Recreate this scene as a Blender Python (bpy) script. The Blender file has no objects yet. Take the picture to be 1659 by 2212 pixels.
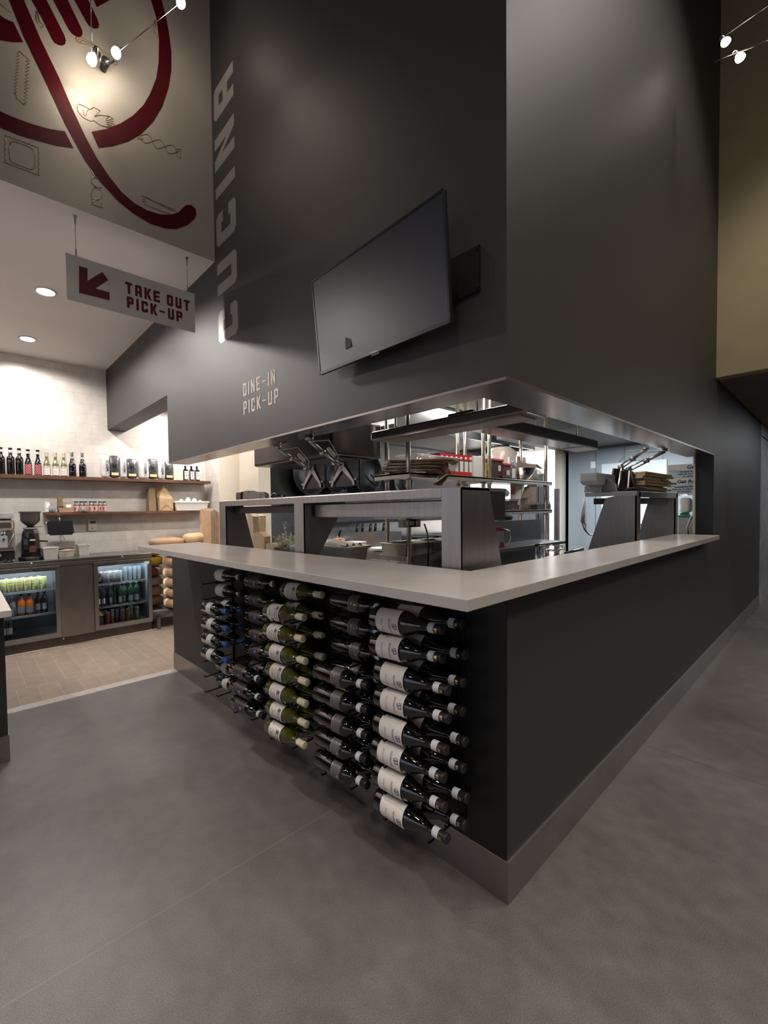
import bpy, math, random
from mathutils import Vector, Matrix
random.seed(7)
S = bpy.context.scene
COL = S.collection
PI = math.pi

# ------------------------------------------------------------ camera
CX, CY, CZ = -1.5747, -0.78322, 1.5
FWD = Vector((0.62731422, 0.77817111, -0.03044013)); RGT = Vector((0.77815078, -0.62789312, -0.01521793)); UPV = Vector((0.0309553, 0.01414059, 0.99942074))
FOC, PX, PY = 934.535, 665.9, 1133.118
cd = bpy.data.cameras.new('camera'); cam = bpy.data.objects.new('camera', cd); COL.objects.link(cam)
cd.sensor_fit = 'VERTICAL'; cd.sensor_height = 36; cd.lens = FOC * 36 / 2212
cd.shift_x = (829.5 - PX) / 2212; cd.shift_y = (PY - 1106) / 2212
cd.clip_start = .05; cd.clip_end = 60
cam.matrix_world = Matrix(((RGT.x, UPV.x, -FWD.x, CX), (RGT.y, UPV.y, -FWD.y, CY), (RGT.z, UPV.z, -FWD.z, CZ), (0, 0, 0, 1)))
S.camera = cam
S.view_settings.view_transform = 'Standard'; S.view_settings.look = 'None'; S.view_settings.gamma = 1
S.view_settings.exposure = 0.0; S.view_settings.use_curve_mapping = False
S.cycles.max_bounces = 8; S.cycles.use_denoising = True; S.cycles.sample_clamp_indirect = 4
S.cycles.caustics_reflective = False; S.cycles.caustics_refractive = False

def at(px, py, ax, val):
    """point of a real plane (x, y or z = val) measured on the photograph"""
    d = FWD + RGT * ((px - PX) / FOC) - UPV * ((py - PY) / FOC)
    i = 'XYZ'.index(ax); o = Vector((CX, CY, CZ))
    return o + d * ((val - o[i]) / d[i])

# ------------------------------------------------------------ world: dim daylight that reaches the room through the glass front
w = bpy.data.worlds.new('world'); S.world = w; w.use_nodes = True
w.node_tree.nodes['Background'].inputs[0].default_value = (.62, .68, .8, 1)
w.node_tree.nodes['Background'].inputs[1].default_value = 1.3

# ------------------------------------------------------------ lights
def lamp(name, kind, loc, energy, color=(1, .86, .72), size=.1, size_y=None, aim=None, spot=80, blend=.5):
    l = bpy.data.lights.new(name, kind); l.energy = energy; l.color = color
    if kind == 'AREA':
        l.shape = 'RECTANGLE' if size_y else 'DISK'; l.size = size
        if size_y: l.size_y = size_y
    else: l.shadow_soft_size = size
    if kind == 'SPOT': l.spot_size = math.radians(spot); l.spot_blend = blend
    o = bpy.data.objects.new(name, l); COL.objects.link(o); o.location = loc
    d = Vector(aim) - Vector(loc) if aim is not None else Vector((0, 0, -1))
    o.rotation_euler = d.to_track_quat('-Z', 'Y').to_euler()
    return o
W1, W2, W3 = (1, .84, .68), (1, .925, .87), (.84, .93, 1)
# coffee bar downlights (the two seen, one more in the same row, one beyond the header)
for x, y, e in ((-.94, 3.53, 52), (-.94, 4.79, 20), (-2.6, 3.53, 26), (-2.6, 4.79, 20)):
    lamp('downlight', 'SPOT', (x, y, 3.38), e * 3.2, W2, .07, spot=168, blend=.25)
lamp('passage_light', 'AREA', (.9, 4.75, 2.97), 34, W2, .5, .3)
# kitchen ceiling troffers
for x, y, e in ((2.0, 2.9, 62), (4.2, 3.0, 80), (2.1, 1.0, 24), (5.8, 1.3, 125)):
    lamp('kitchen_light', 'AREA', (x, y, 2.55 if x > 5 else 2.95), e, (1, .95, .88) if x < 5 else (.9, .96, 1), 1.1, .5)
lamp('back_room_light', 'AREA', (8.6, 4.2, 2.9), 130, (1, .98, .95), 1.2, 1.2)
# dining room: recessed rows in the dark ceiling
for x, y, e in ((-3.4, -1.0, 240), (-3.0, -4.0, 150), (.5, -1.9, 110), (.6, -4.2, 210), (2.4, -1.3, 250), (2.3, -3.4, 110), (-5.6, .4, 190)):
    lamp('dining_light', 'SPOT', (x, y, 6.1), e, (1, .91, .82), .34, spot=98, blend=.35)
lamp('dining_fill', 'AREA', (-2.0, -4.2, 6.15), 120, (1, .9, .8), 2.2, 1.2)  # broad unseen fill over the room, no fixture of its own
lamp('corridor_fill', 'AREA', (8.8, -1.5, 2.68), 45, (.93, .97, 1), 1.2, .3)
lamp('corridor_fill', 'AREA', (5.6, -1.9, 2.68), 20, (1, .93, .88), .5, .5)  # added without a fixture to brighten the right wall

# ------------------------------------------------------------ materials
MATS = {}
def mat(name, col=(.5, .5, .5), rough=.5, metal=0, emit=None, es=1, trans=0, alpha=1, ior=1.45, spec=.5, coat=0, noise=None, bump=None, aniso=None):
    """procedural principled material; noise=(scale, amount) varies the colour, bump=(scale, strength) the relief"""
    if name in MATS: return MATS[name]
    m = bpy.data.materials.new(name); m.use_nodes = True; nt = m.node_tree; b = nt.nodes['Principled BSDF']
    b.inputs['Base Color'].default_value = (*col, 1); b.inputs['Roughness'].default_value = rough; b.inputs['Metallic'].default_value = metal
    b.inputs['IOR'].default_value = ior; b.inputs['Specular IOR Level'].default_value = spec; b.inputs['Coat Weight'].default_value = coat
    b.inputs['Transmission Weight'].default_value = trans; b.inputs['Alpha'].default_value = alpha
    if emit: b.inputs['Emission Color'].default_value = (*emit, 1); b.inputs['Emission Strength'].default_value = es
    if noise or bump or aniso:
        tc = nt.nodes.new('ShaderNodeTexCoord')
        mp = nt.nodes.new('ShaderNodeMapping'); nt.links.new(tc.outputs['Object'], mp.inputs[0])
        if aniso: mp.inputs['Scale'].default_value = aniso
    if noise:
        n = nt.nodes.new('ShaderNodeTexNoise'); n.inputs['Scale'].default_value = noise[0]; n.inputs['Detail'].default_value = 5
        nt.links.new(mp.outputs[0], n.inputs[0])
        r = nt.nodes.new('ShaderNodeMapRange'); r.inputs[1].default_value = .3; r.inputs[2].default_value = .7
        r.inputs[3].default_value = 1 - noise[1]; r.inputs[4].default_value = 1 + noise[1]; nt.links.new(n.outputs[0], r.inputs[0])
        v = nt.nodes.new('ShaderNodeVectorMath'); v.operation = 'SCALE'; v.inputs[0].default_value = col
        nt.links.new(r.outputs[0], v.inputs['Scale']); nt.links.new(v.outputs[0], b.inputs['Base Color'])
    if bump:
        n = nt.nodes.new('ShaderNodeTexNoise'); n.inputs['Scale'].default_value = bump[0]; n.inputs['Detail'].default_value = 4
        nt.links.new(mp.outputs[0], n.inputs[0])
        p = nt.nodes.new('ShaderNodeBump'); p.inputs['Strength'].default_value = bump[1]; p.inputs['Distance'].default_value = .01
        nt.links.new(n.outputs[0], p.inputs['Height']); nt.links.new(p.outputs[0], b.inputs['Normal'])
    MATS[name] = m
    return m

PAINT = mat('charcoal_paint', (.040, .038, .037), .52, spec=.4, bump=(380, .1), noise=(3, .05))
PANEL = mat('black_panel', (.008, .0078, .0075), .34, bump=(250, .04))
WHITE = mat('white_paint', (.66, .62, .58), .55, noise=(2, .03), bump=(300, .05))
CEIL = mat('ceiling_paint', (.80, .765, .75), .6, noise=(2, .03))
MURAL = mat('mural_paint', (.33, .30, .26), .5, noise=(2, .04), bump=(350, .06))
YELLOW = mat('ochre_paint', (.36, .295, .165), .6, noise=(3, .06), bump=(200, .08))
DARKC = mat('dark_ceiling', (.05, .045, .04), .7, noise=(4, .15), bump=(150, .1))
STEEL = mat('stainless_steel', (.50, .48, .47), .26, 1, noise=(6, .06), bump=(60, .015), aniso=(1, 1, 14))
STEELD = mat('brushed_steel', (.36, .34, .33), .34, 1, noise=(5, .08), bump=(50, .03), aniso=(14, 14, 1))
STEELM = mat('polished_steel', (.62, .6, .58), .12, 1, noise=(4, .04))
STEELB = mat('soffit_steel', (.27, .25, .24), .2, 1, noise=(5, .1), bump=(8, .04))
FRP = mat('blue_grey_wall_panel', (.27, .31, .35), .45, noise=(120, .12), bump=(90, .15))
FRPL = mat('pale_wall_panel', (.60, .65, .68), .45, noise=(120, .1), bump=(90, .15))
BLACK = mat('black_plastic', (.012, .012, .013), .35, noise=(20, .1))
BLACKM = mat('black_metal', (.010, .010, .011), .42, .3, noise=(20, .1))
GREY = mat('grey_plastic', (.28, .27, .265), .45, noise=(20, .05))
LGREY = mat('silver_paint', (.50, .48, .47), .35, .4, noise=(20, .05))
WPLA = mat('white_plastic', (.78, .76, .73), .35, noise=(8, .03))
PORC = mat('white_porcelain', (.82, .80, .77), .15, noise=(5, .02))
KRAFT = mat('kraft_paper', (.50, .34, .19), .75, noise=(12, .15), bump=(60, .15))
KRAFTL = mat('light_kraft_paper', (.68, .52, .34), .75, noise=(12, .12), bump=(40, .3))
CARD = mat('corrugated_cardboard', (.50, .34, .22), .8, noise=(10, .12), bump=(80, .1))
WOOD = mat('walnut_wood', (.13, .058, .034), .45, noise=(7, .35), bump=(20, .1), aniso=(1, 8, 8))
RED = mat('red_print', (.50, .025, .03), .4, noise=(10, .08))
CREAM = mat('cream_paper', (.66, .59, .51), .6, noise=(15, .05))
PAPERW = mat('white_paper', (.78, .77, .75), .6, noise=(15, .04))
GOLD = mat('gold_foil', (.75, .5, .22), .25, 1, noise=(30, .1))
INK = mat('black_ink', (.03, .03, .035), .5, noise=(30, .1))
QUARTZ = mat('quartz_top', (.47, .43, .405), .2, noise=(3.0, .07), bump=(200, .01))
CLEAR = mat('clear_plastic', (.9, .92, .93), .08, trans=.92, ior=1.3, noise=(10, .02))
GLASS = mat('drinking_glass', (.93, .96, .96), .02, trans=1, ior=1.45, noise=(10, .02))

def concrete():
    m = bpy.data.materials.new('polished_concrete'); m.use_nodes = True; nt = m.node_tree; b = nt.nodes['Principled BSDF']
    N = nt.nodes.new; L = nt.links.new
    tc = N('ShaderNodeTexCoord')
    n1 = N('ShaderNodeTexNoise'); n1.inputs['Scale'].default_value = .9; n1.inputs['Detail'].default_value = 8; n1.inputs['Roughness'].default_value = .62
    n2 = N('ShaderNodeTexNoise'); n2.inputs['Scale'].default_value = 260; n2.inputs['Detail'].default_value = 5
    n3 = N('ShaderNodeTexVoronoi'); n3.inputs['Scale'].default_value = 42
    n4 = N('ShaderNodeTexNoise'); n4.inputs['Scale'].default_value = 12; n4.inputs['Detail'].default_value = 6
    for n in (n1, n2, n3, n4): L(tc.outputs['Object'], n.inputs['Vector'])
    r = N('ShaderNodeValToRGB'); L(n1.outputs[0], r.inputs[0])
    r.color_ramp.elements[0].position = .3; r.color_ramp.elements[0].color = (.090, .079, .070, 1)
    r.color_ramp.elements[1].position = .7; r.color_ramp.elements[1].color = (.168, .154, .144, 1)
    def mul(a, b_, lo, hi, i0=.3, i1=.7):
        mr = N('ShaderNodeMapRange'); mr.inputs[1].default_value = i0; mr.inputs[2].default_value = i1; mr.inputs[3].default_value = lo; mr.inputs[4].default_value = hi
        L(b_, mr.inputs[0]); v = N('ShaderNodeVectorMath'); v.operation = 'SCALE'; L(a, v.inputs[0]); L(mr.outputs[0], v.inputs['Scale']); return v.outputs[0]
    c = mul(r.outputs[0], n2.outputs[0], .66, 1.38)
    c = mul(c, n4.outputs[0], .88, 1.12)
    c = mul(c, n3.outputs['Distance'], 1.8, 1.0, .0, .07)
    # saw-cut joint lines at fixed places of the slab
    sp = N('ShaderNodeSeparateXYZ'); L(tc.outputs['Object'], sp.inputs[0])
    def line(sock, pos, wd, c_in, col):
        s = N('ShaderNodeMath'); s.operation = 'SUBTRACT'; L(sock, s.inputs[0]); s.inputs[1].default_value = pos
        a = N('ShaderNodeMath'); a.operation = 'ABSOLUTE'; L(s.outputs[0], a.inputs[0])
        k = N('ShaderNodeMath'); k.operation = 'LESS_THAN'; L(a.outputs[0], k.inputs[0]); k.inputs[1].default_value = wd
        mx = N('ShaderNodeMix'); mx.data_type = 'RGBA'; L(k.outputs[0], mx.inputs[0]); L(c_in, mx.inputs[6]); mx.inputs[7].default_value = (*col, 1)
        return mx.outputs[2]
    c = line(sp.outputs['Y'], .812, .0016, c, (.20, .185, .17))
    c = line(sp.outputs['X'], 1.732, .0022, c, (.05, .045, .04))
    L(c, b.inputs['Base Color'])
    mr = N('ShaderNodeMapRange'); mr.inputs[3].default_value = .36; mr.inputs[4].default_value = .56; L(n4.outputs[0], mr.inputs[0]); L(mr.outputs[0], b.inputs['Roughness'])
    bp = N('ShaderNodeBump'); bp.inputs['Strength'].default_value = .06; bp.inputs['Distance'].default_value = .002; L(n2.outputs[0], bp.inputs['Height']); L(bp.outputs[0], b.inputs['Normal'])
    return m
def bricks(name, c1, c2, mortar, bw, bh, ms, rough, plane, bumps=.4, offs=.5, noise=.04, rot=0):
    m = bpy.data.materials.new(name); m.use_nodes = True; nt = m.node_tree; b = nt.nodes['Principled BSDF']
    N = nt.nodes.new; L = nt.links.new
    tc = N('ShaderNodeTexCoord'); sp = N('ShaderNodeSeparateXYZ'); L(tc.outputs['Object'], sp.inputs[0]); cb = N('ShaderNodeCombineXYZ')
    L(sp.outputs[plane[0]], cb.inputs[0]); L(sp.outputs[plane[1]], cb.inputs[1])
    br = N('ShaderNodeTexBrick'); L(cb.outputs[0], br.inputs[0]); br.offset = offs
    br.inputs['Color1'].default_value = (*c1, 1); br.inputs['Color2'].default_value = (*c2, 1); br.inputs['Mortar'].default_value = (*mortar, 1)
    br.inputs['Scale'].default_value = 1; br.inputs['Brick Width'].default_value = bw; br.inputs['Row Height'].default_value = bh
    br.inputs['Mortar Size'].default_value = ms; br.inputs['Mortar Smooth'].default_value = .3
    n = N('ShaderNodeTexNoise'); n.inputs['Scale'].default_value = 9; n.inputs['Detail'].default_value = 3; L(tc.outputs['Object'], n.inputs[0])
    mr = N('ShaderNodeMapRange'); mr.inputs[1].default_value = .3; mr.inputs[2].default_value = .7; mr.inputs[3].default_value = 1 - noise * 2; mr.inputs[4].default_value = 1 + noise * 2; L(n.outputs[0], mr.inputs[0])
    v = N('ShaderNodeVectorMath'); v.operation = 'SCALE'; L(br.outputs[0], v.inputs[0]); L(mr.outputs[0], v.inputs['Scale']); L(v.outputs[0], b.inputs['Base Color'])
    b.inputs['Roughness'].default_value = rough
    bp = N('ShaderNodeBump'); bp.inputs['Strength'].default_value = bumps; bp.inputs['Distance'].default_value = .004; bp.invert = True
    L(br.outputs['Fac'], bp.inputs['Height']); L(bp.outputs[0], b.inputs['Normal'])
    return m
CONC = concrete()
TILE = bricks('wood_look_floor_tile', (.29, .225, .175), (.25, .195, .155), (.36, .30, .25), .155, .92, .003, .5, ('X', 'Y'), .15, .5, .05)
BLOCK = bricks('painted_block_wall', (.70, .66, .615), (.69, .65, .605), (.57, .535, .49), .385, .1275, .0022, .3, ('X', 'Z'), .45)
BLOCK2 = bricks('painted_block_return', (.66, .62, .575), (.64, .60, .56), (.50, .47, .43), .385, .1275, .003, .3, ('Y', 'Z'), .45)

# ------------------------------------------------------------ mesh builder
class MB:
    def __init__(s): s.v = []; s.f = []; s.sm = []
    def add(s, vs, fs, smooth=False):
        o = len(s.v); s.v += [tuple(v) for v in vs]; s.f += [tuple(i + o for i in f) for f in fs]; s.sm += [smooth] * len(fs); return s
    def box(s, x0, x1, y0, y1, z0, z1):
        if x0 > x1: x0, x1 = x1, x0
        if y0 > y1: y0, y1 = y1, y0
        if z0 > z1: z0, z1 = z1, z0
        return s.add([(x0, y0, z0), (x1, y0, z0), (x1, y1, z0), (x0, y1, z0), (x0, y0, z1), (x1, y0, z1), (x1, y1, z1), (x0, y1, z1)],
                     [(0, 3, 2, 1), (4, 5, 6, 7), (0, 1, 5, 4), (1, 2, 6, 5), (2, 3, 7, 6), (3, 0, 4, 7)])
    def prism(s, pts, vec):
        n = len(pts); a = [Vector(p) for p in pts]; b = [p + Vector(vec) for p in a]
        nrm = Vector((0, 0, 0))
        for i in range(n): nrm += a[i].cross(a[(i + 1) % n])
        if nrm.dot(Vector(vec)) > 0: a.reverse(); b.reverse()
        return s.add(a + b, [tuple(range(n)), tuple(reversed(range(n, 2 * n)))] + [(i, i + n, (i + 1) % n + n, (i + 1) % n) for i in range(n)])
    def lathe(s, prof, n=20, c=(0, 0, 0), axis=None, a0=0, a1=2 * PI, smooth=True, cap=True):
        """profile [(r, h)...] about the z axis (or the given axis) at c"""
        full = abs(a1 - a0 - 2 * PI) < 1e-6; m = n if full else n + 1
        q = Vector((0, 0, 1)).rotation_difference(Vector(axis)) if axis is not None else None
        vs = []
        for r, h in prof:
            for i in range(m):
                a = a0 + (a1 - a0) * i / n; p = Vector((r * math.cos(a), r * math.sin(a), h))
                if q: p = q @ p
                vs.append(p + Vector(c))
        fs = []
        for k in range(len(prof) - 1):
            for i in range(n):
                j = (i + 1) % m
                fs.append((k * m + i, k * m + j, (k + 1) * m + j, (k + 1) * m + i))
        s.add(vs, fs, smooth)
        if cap and full:
            o = len(s.v) - len(vs)
            if prof[0][0] > 1e-4: s.f.append(tuple(o + i for i in reversed(range(m)))); s.sm.append(False)
            if prof[-1][0] > 1e-4: s.f.append(tuple(o + (len(prof) - 1) * m + i for i in range(m))); s.sm.append(False)
        return s
    def cyl(s, p0, p1, r, r1=None, n=12, smooth=True):
        p0, p1 = Vector(p0), Vector(p1); d = p1 - p0
        return s.lathe([(r, 0), (r if r1 is None else r1, d.length)], n, p0, d.normalized(), smooth=smooth)
    def tube(s, pts, r, n=8, closed=False):
        pts = [Vector(p) for p in pts]; m = len(pts); rings = []; vs = []
        up = Vector((0, 0, 1))
        for i, p in enumerate(pts):
            a = pts[(i - 1) % m] if (closed or i > 0) else p; b = pts[(i + 1) % m] if (closed or i < m - 1) else p
            t = (b - a).normalized(); u = t.cross(up)
            if u.length < 1e-3: u = t.cross(Vector((0, 1, 0)))
            u.normalize(); v = t.cross(u)
            rr = r[i] if isinstance(r, (list, tuple)) else r
            for k in range(n): an = 2 * PI * k / n; vs.append(p + u * (rr * math.cos(an)) + v * (rr * math.sin(an)))
        fs = []
        for i in range(m if closed else m - 1):
            j = (i + 1) % m
            for k in range(n): l = (k + 1) % n; fs.append((i * n + k, i * n + l, j * n + l, j * n + k))
        if not closed: fs += [tuple(reversed(range(n))), tuple((m - 1) * n + k for k in range(n))]
        return s.add(vs, fs, True)
    def ell(s, c, rx, ry, rz, n=12, m=8):
        vs = []; fs = []
        for j in range(m + 1):
            t = PI * j / m
            for i in range(n): a = 2 * PI * i / n; vs.append((c[0] + rx * math.sin(t) * math.cos(a), c[1] + ry * math.sin(t) * math.sin(a), c[2] + rz * math.cos(t)))
        for j in range(m):
            for i in range(n): k = (i + 1) % n; fs.append((j * n + i, (j + 1) * n + i, (j + 1) * n + k, j * n + k))
        return s.add(vs, fs, True)
    def xf(s, M): s.v = [tuple(M @ Vector(v)) for v in s.v]; return s
    def build(s, name, m, parent=None, bevel=0, kind=None, seg=2, sub=0):
        me = bpy.data.meshes.new(name); me.from_pydata(s.v, [], s.f); me.materials.append(m)
        me.polygons.foreach_set('use_smooth', s.sm); me.update()
        o = bpy.data.objects.new(name, me); COL.objects.link(o)
        if parent: o.parent = parent
        if kind: o['kind'] = kind
        if bevel:
            b = o.modifiers.new('bevel', 'BEVEL'); b.width = bevel; b.segments = seg; b.limit_method = 'ANGLE'; b.angle_limit = math.radians(40)
        if sub:
            b = o.modifiers.new('sub', 'SUBSURF'); b.levels = sub; b.render_levels = sub
        return o
def B(x0, x1, y0, y1, z0, z1): return MB().box(x0, x1, y0, y1, z0, z1)
def tag(o, label, cat, group=None):
    o['label'] = label; o['category'] = cat
    if group: o['group'] = group
    return o
def thing(name, label, cat, loc=(0, 0, 0), rz=0, group=None):
    o = bpy.data.objects.new(name, None); COL.objects.link(o); o.location = loc; o.rotation_euler = (0, 0, rz)
    o.empty_display_size = .05
    return tag(o, label, cat, group)
def dup(root, loc, rot, label, group=None):
    def cp(o, parent):
        c = o.copy(); COL.objects.link(c)
        if parent: c.parent = parent
        for ch in o.children: cp(ch, c)
        return c
    r = cp(root, None); r.location = loc; r.rotation_euler = rot if isinstance(rot, tuple) else (0, 0, rot)
    r['label'] = label
    if group: r['group'] = group
    return r
def struct(name, mb, m, bevel=0): return mb.build(name, m, kind='structure', bevel=bevel)
ORD = ['first', 'second', 'third', 'fourth', 'fifth', 'sixth', 'seventh', 'eighth', 'ninth', 'tenth']

# ------------------------------------------------------------ block letters (strokes on a grid 1 high)
def letter_polys(ch, w=.62, t=.2, cc=.1):
    def R(x0, y0, x1, y1, c=''):
        k = min(cc, (x1 - x0) * .49, (y1 - y0) * .49); p = []
        p += [(x0 + k, y0), ] if 'a' in c else [(x0, y0)]
        p += [(x1 - k, y0), (x1, y0 + k)] if 'b' in c else [(x1, y0)]
        p += [(x1, y1 - k), (x1 - k, y1)] if 'c' in c else [(x1, y1)]
        p += [(x0 + k, y1), (x0, y1 - k)] if 'd' in c else [(x0, y1)]
        if 'a' in c: p.append((x0, y0 + k))
        return p
    q = .36
    if ch == 'C': return [R(0, 0, t, 1, 'ad'), R(t, 0, w, t, 'b'), R(t, 1 - t, w, 1, 'c'), R(w - t, t, w, q), R(w - t, 1 - q, w, 1 - t)]
    if ch == 'U': return [R(0, 0, t, 1, 'a'), R(t, 0, w - t, t), R(w - t, 0, w, 1, 'b')]
    if ch == 'I': return [R(0, 0, t, 1)]
    if ch == 'N': return [R(0, 0, t, 1), R(w - t, 0, w, 1), [(t, 1), (t, .62), (w - t, 0), (w - t, .38)]]
    if ch == 'A': return [R(0, 0, t, 1, 'd'), R(w - t, 0, w, 1, 'c'), R(t, 1 - t, w - t, 1), R(t, .3, w - t, .3 + t * .85)]
    if ch == 'T': return [R(0, 1 - t, w, 1), R(w / 2 - t / 2, 0, w / 2 + t / 2, 1 - t)]
    if ch == 'K': return [R(0, 0, t, 1), [(t, .38), (t, .62), (w - t * .95, 1), (w + .03, 1), (t + .16, .5)], [(t + .16, .52), (t + .02, .42), (w - t * .9, 0), (w + .06, 0)]]
    if ch == 'E': return [R(0, 0, t, 1), R(t, 0, w, t), R(t, .5 - t * .42, w - .06, .5 + t * .42), R(t, 1 - t, w, 1)]
    if ch in 'OD': return [R(0, 0, t, 1, 'ad' if ch == 'O' else ''), R(w - t, 0, w, 1, 'bc'), R(t, 0, w - t, t), R(t, 1 - t, w - t, 1)]
    if ch == 'P': return [R(0, 0, t, 1), R(t, 1 - t, w - t, 1), R(w - t, .38, w, 1, 'bc'), R(t, .38, w - t, .38 + t * .9)]
    if ch == '-': return [R(0, .5 - t * .36, w, .5 + t * .36)]
    return []
def letters(text, origin, ux, uy, h, parent, m, gap=.2, w=.62, t=.2, depth=.001, space=.45, shear=0):
    """each letter a mesh of its own lying on the plane (origin, ux, uy)"""
    ux, uy = Vector(ux), Vector(uy); nz = ux.cross(uy); x = 0
    for ch in text:
        if ch == ' ': x += space; continue
        ww = t if ch == 'I' else w; mb = MB()
        for k, poly in enumerate(letter_polys(ch, w if ch != '-' else w * .9, t)):
            mb.prism([Vector(origin) + ux * ((x + a + shear * b) * h) + uy * (b * h) + nz * (.0001 * k) for a, b in poly], nz * (depth + .00005 * k))
        mb.build('letter', m, parent)
        x += ww + gap
    return x * h
def text_mesh(txt, size, m, name='print', parent=None, M=None, cyl=None, depth=.0, align='CENTER', shear=0, bold=0, dz=0):
    """small type; cyl=(radius, angle) wraps it round the z axis, x running round it"""
    cu = bpy.data.curves.new(name, 'FONT'); cu.body = txt; cu.size = size; cu.align_x = align; cu.align_y = 'CENTER'; cu.resolution_u = 2; cu.shear = shear; cu.offset = bold
    o = bpy.data.objects.new(name, cu); COL.objects.link(o)
    dg = bpy.context.evaluated_depsgraph_get(); me = bpy.data.meshes.new_from_object(o.evaluated_get(dg))
    bpy.data.objects.remove(o); me.name = name
    if cyl:
        for v in me.vertices:
            a = cyl[1] + v.co.x / cyl[0]; v.co = Vector((cyl[0] * math.cos(a), cyl[0] * math.sin(a), v.co.y))
    if M is not None: me.transform(M)
    if dz: me.transform(Matrix.Translation((0, 0, dz)))
    me.materials.clear(); me.materials.append(m)
    o = bpy.data.objects.new(name, me); COL.objects.link(o)
    if parent: o.parent = parent
    return o
def frame(o, ux, uy):
    ux, uy = Vector(ux).normalized(), Vector(uy).normalized(); n = ux.cross(uy); o = Vector(o)
    return Matrix(((ux.x, uy.x, n.x, o.x), (ux.y, uy.y, n.y, o.y), (ux.z, uy.z, n.z, o.z), (0, 0, 0, 1)))

# ============================================================ structure
ZF, ZC, ZCB, HB, YB_, YM, ZL, ZH, XJ, XE, ZCC, XY_ = 1.981, 1.233, 1.196, .162, 5.402, 2.254, 3.41, 2.6255, 4.004, 7.617, 2.707, 4.049
YW = 3.26
m = MB(); m.box(-9, 0, -9, 3.16, -.1, 0); m.box(0, 12, -9, 0, -.1, 0); struct('floor', m, CONC)
m = MB(); m.box(-9, .0, 3.262, 5.5, -.1, 0); m.box(.0, 12, 0, 6.5, -.1, .0005); struct('floor_tile', m, TILE)
m = MB()
for k in range(5): m.box(-1.42, 0, 3.166 + k * .019, 3.181 + k * .019, .001, .006)
m.box(-1.42, 0, 3.16, 3.262, -.02, .003); struct('trim_1', m, mat('pale_aluminium', (.62, .57, .54), .4, .25, noise=(20, .03)))
# half walls under the counter
struct('wall_counter_left', MB().box(0, .15, 0, YW, 0, ZCB), PAINT)
struct('wall_counter_right', MB().box(.15, XJ, 0, .2, 0, ZCB), PAINT)
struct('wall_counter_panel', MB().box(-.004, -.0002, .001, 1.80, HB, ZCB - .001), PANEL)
# upper walls
m = MB(); m.box(0, .2, 0, 3.281, ZF, 7); m.box(0, .232, 3.281, YB_, ZH, 7); struct('wall_left', m, PAINT)
m = MB(); m.box(.2, XJ, 0, .2, ZF, 7); m.box(XJ, XE, 0, .13, 0, 7); struct('wall_right', m, PAINT)
# steel-lined soffit of the opening and its bright edge
m = MB(); m.prism([(0, 0, ZF - .006), (.197, .197, ZF - .006), (.197, 3.281, ZF - .006), (0, 3.281, ZF - .006)], (0, 0, .0055)); struct('trim_2', m, STEELB)
m = MB(); m.prism([(0, 0, ZF - .006), (XJ, 0, ZF - .006), (XJ, .197, ZF - .006), (.197, .197, ZF - .006)], (0, 0, .0055)); struct('trim_3', m, STEELB)
m = MB(); m.box(-.003, .0, .0, 3.281, ZF - .009, ZF + .001); struct('trim_4', m, mat('edge_profile', (.25, .22, .21), .4, .8, noise=(20, .03)))
m = MB(); m.box(.0, XJ, -.003, .0, ZF - .010, ZF + .002); struct('trim_5', m, mat('dark_profile', (.12, .10, .09), .35, .6, noise=(20, .03)))
struct('trim_12', MB().box(XJ - .004, XJ - .0003, .001, .13, ZC, ZF - .006), PANEL)
struct('trim_6', MB().box(XJ - .05, XJ - .0005, .128, .14, ZC, ZF - .006), mat('pale_edge', (.6, .56, .45), .4, noise=(20, .03)))
# base boards
struct('baseboard_left', MB().box(-.006, 0, -.006, YW + .004, 0, HB), mat('kick_steel', (.30, .275, .265), .3, .85, noise=(4, .12), bump=(40, .04)))
struct('baseboard_end', MB().box(-.006, .15, YW, YW + .006, 0, HB), MATS['kick_steel'])
struct('baseboard_right', MB().box(0, XE, -.006, 0, 0, HB), MATS['kick_steel'])
struct('trim_7', MB().box(0, XE, -.007, .0005, HB, HB + .003), mat('bright_edge', (.55, .52, .49), .3, .9, noise=(20, .03)))
struct('trim_8', MB().box(-.007, .0005, 0, YW, HB, HB + .003), MATS['bright_edge'])
# coffee bar back wall, mural bulkhead, ceilings
struct('wall_back', MB().box(-6, 2.5, YB_, YB_ + .15, 0, 3.41), BLOCK)
struct('ceiling', MB().box(-6, -.0005, YM + .002, YB_, ZL, ZL + .1), CEIL)
struct('wall_mural', MB().box(-6, 0, YM, YM + .1, ZL + .1005, 7).box(-6, 0, YM, YM + .0018, ZL, ZL + .1005), MURAL)
struct('wall_partition', MB().box(1.40, 2.16, 4.98, YB_, 0, 3.0), BLOCK2)
struct('wall_partition_front', MB().box(1.395, 2.165, 4.95, 4.98, 0, 3.0), mat('cream_paint', (.76, .69, .58), .5, noise=(4, .02)))
struct('wall_kitchen_back', MB().box(2.0, 7.4, 4.5, 4.6, 0, 3.0), mat('kitchen_steel_wall', (.62, .59, .53), .34, .55, noise=(3, .08)))
struct('wall_kitchen_return', MB().box(at(558, 1020, 'Y', 4.42).x, at(584, 1020, 'Y', 4.42).x, 4.42, 4.96, 0, 3.0), mat('beige_paint', (.55, .49, .41), .5, noise=(4, .03)))
struct('wall_backsplash', MB().box(at(584, 1150, 'Y', 4.48).x, 7.4, 4.485, 4.4995, 0, 1.66), mat('slate_backsplash', (.13, .135, .15), .3, .7, noise=(4, .12)))
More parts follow.
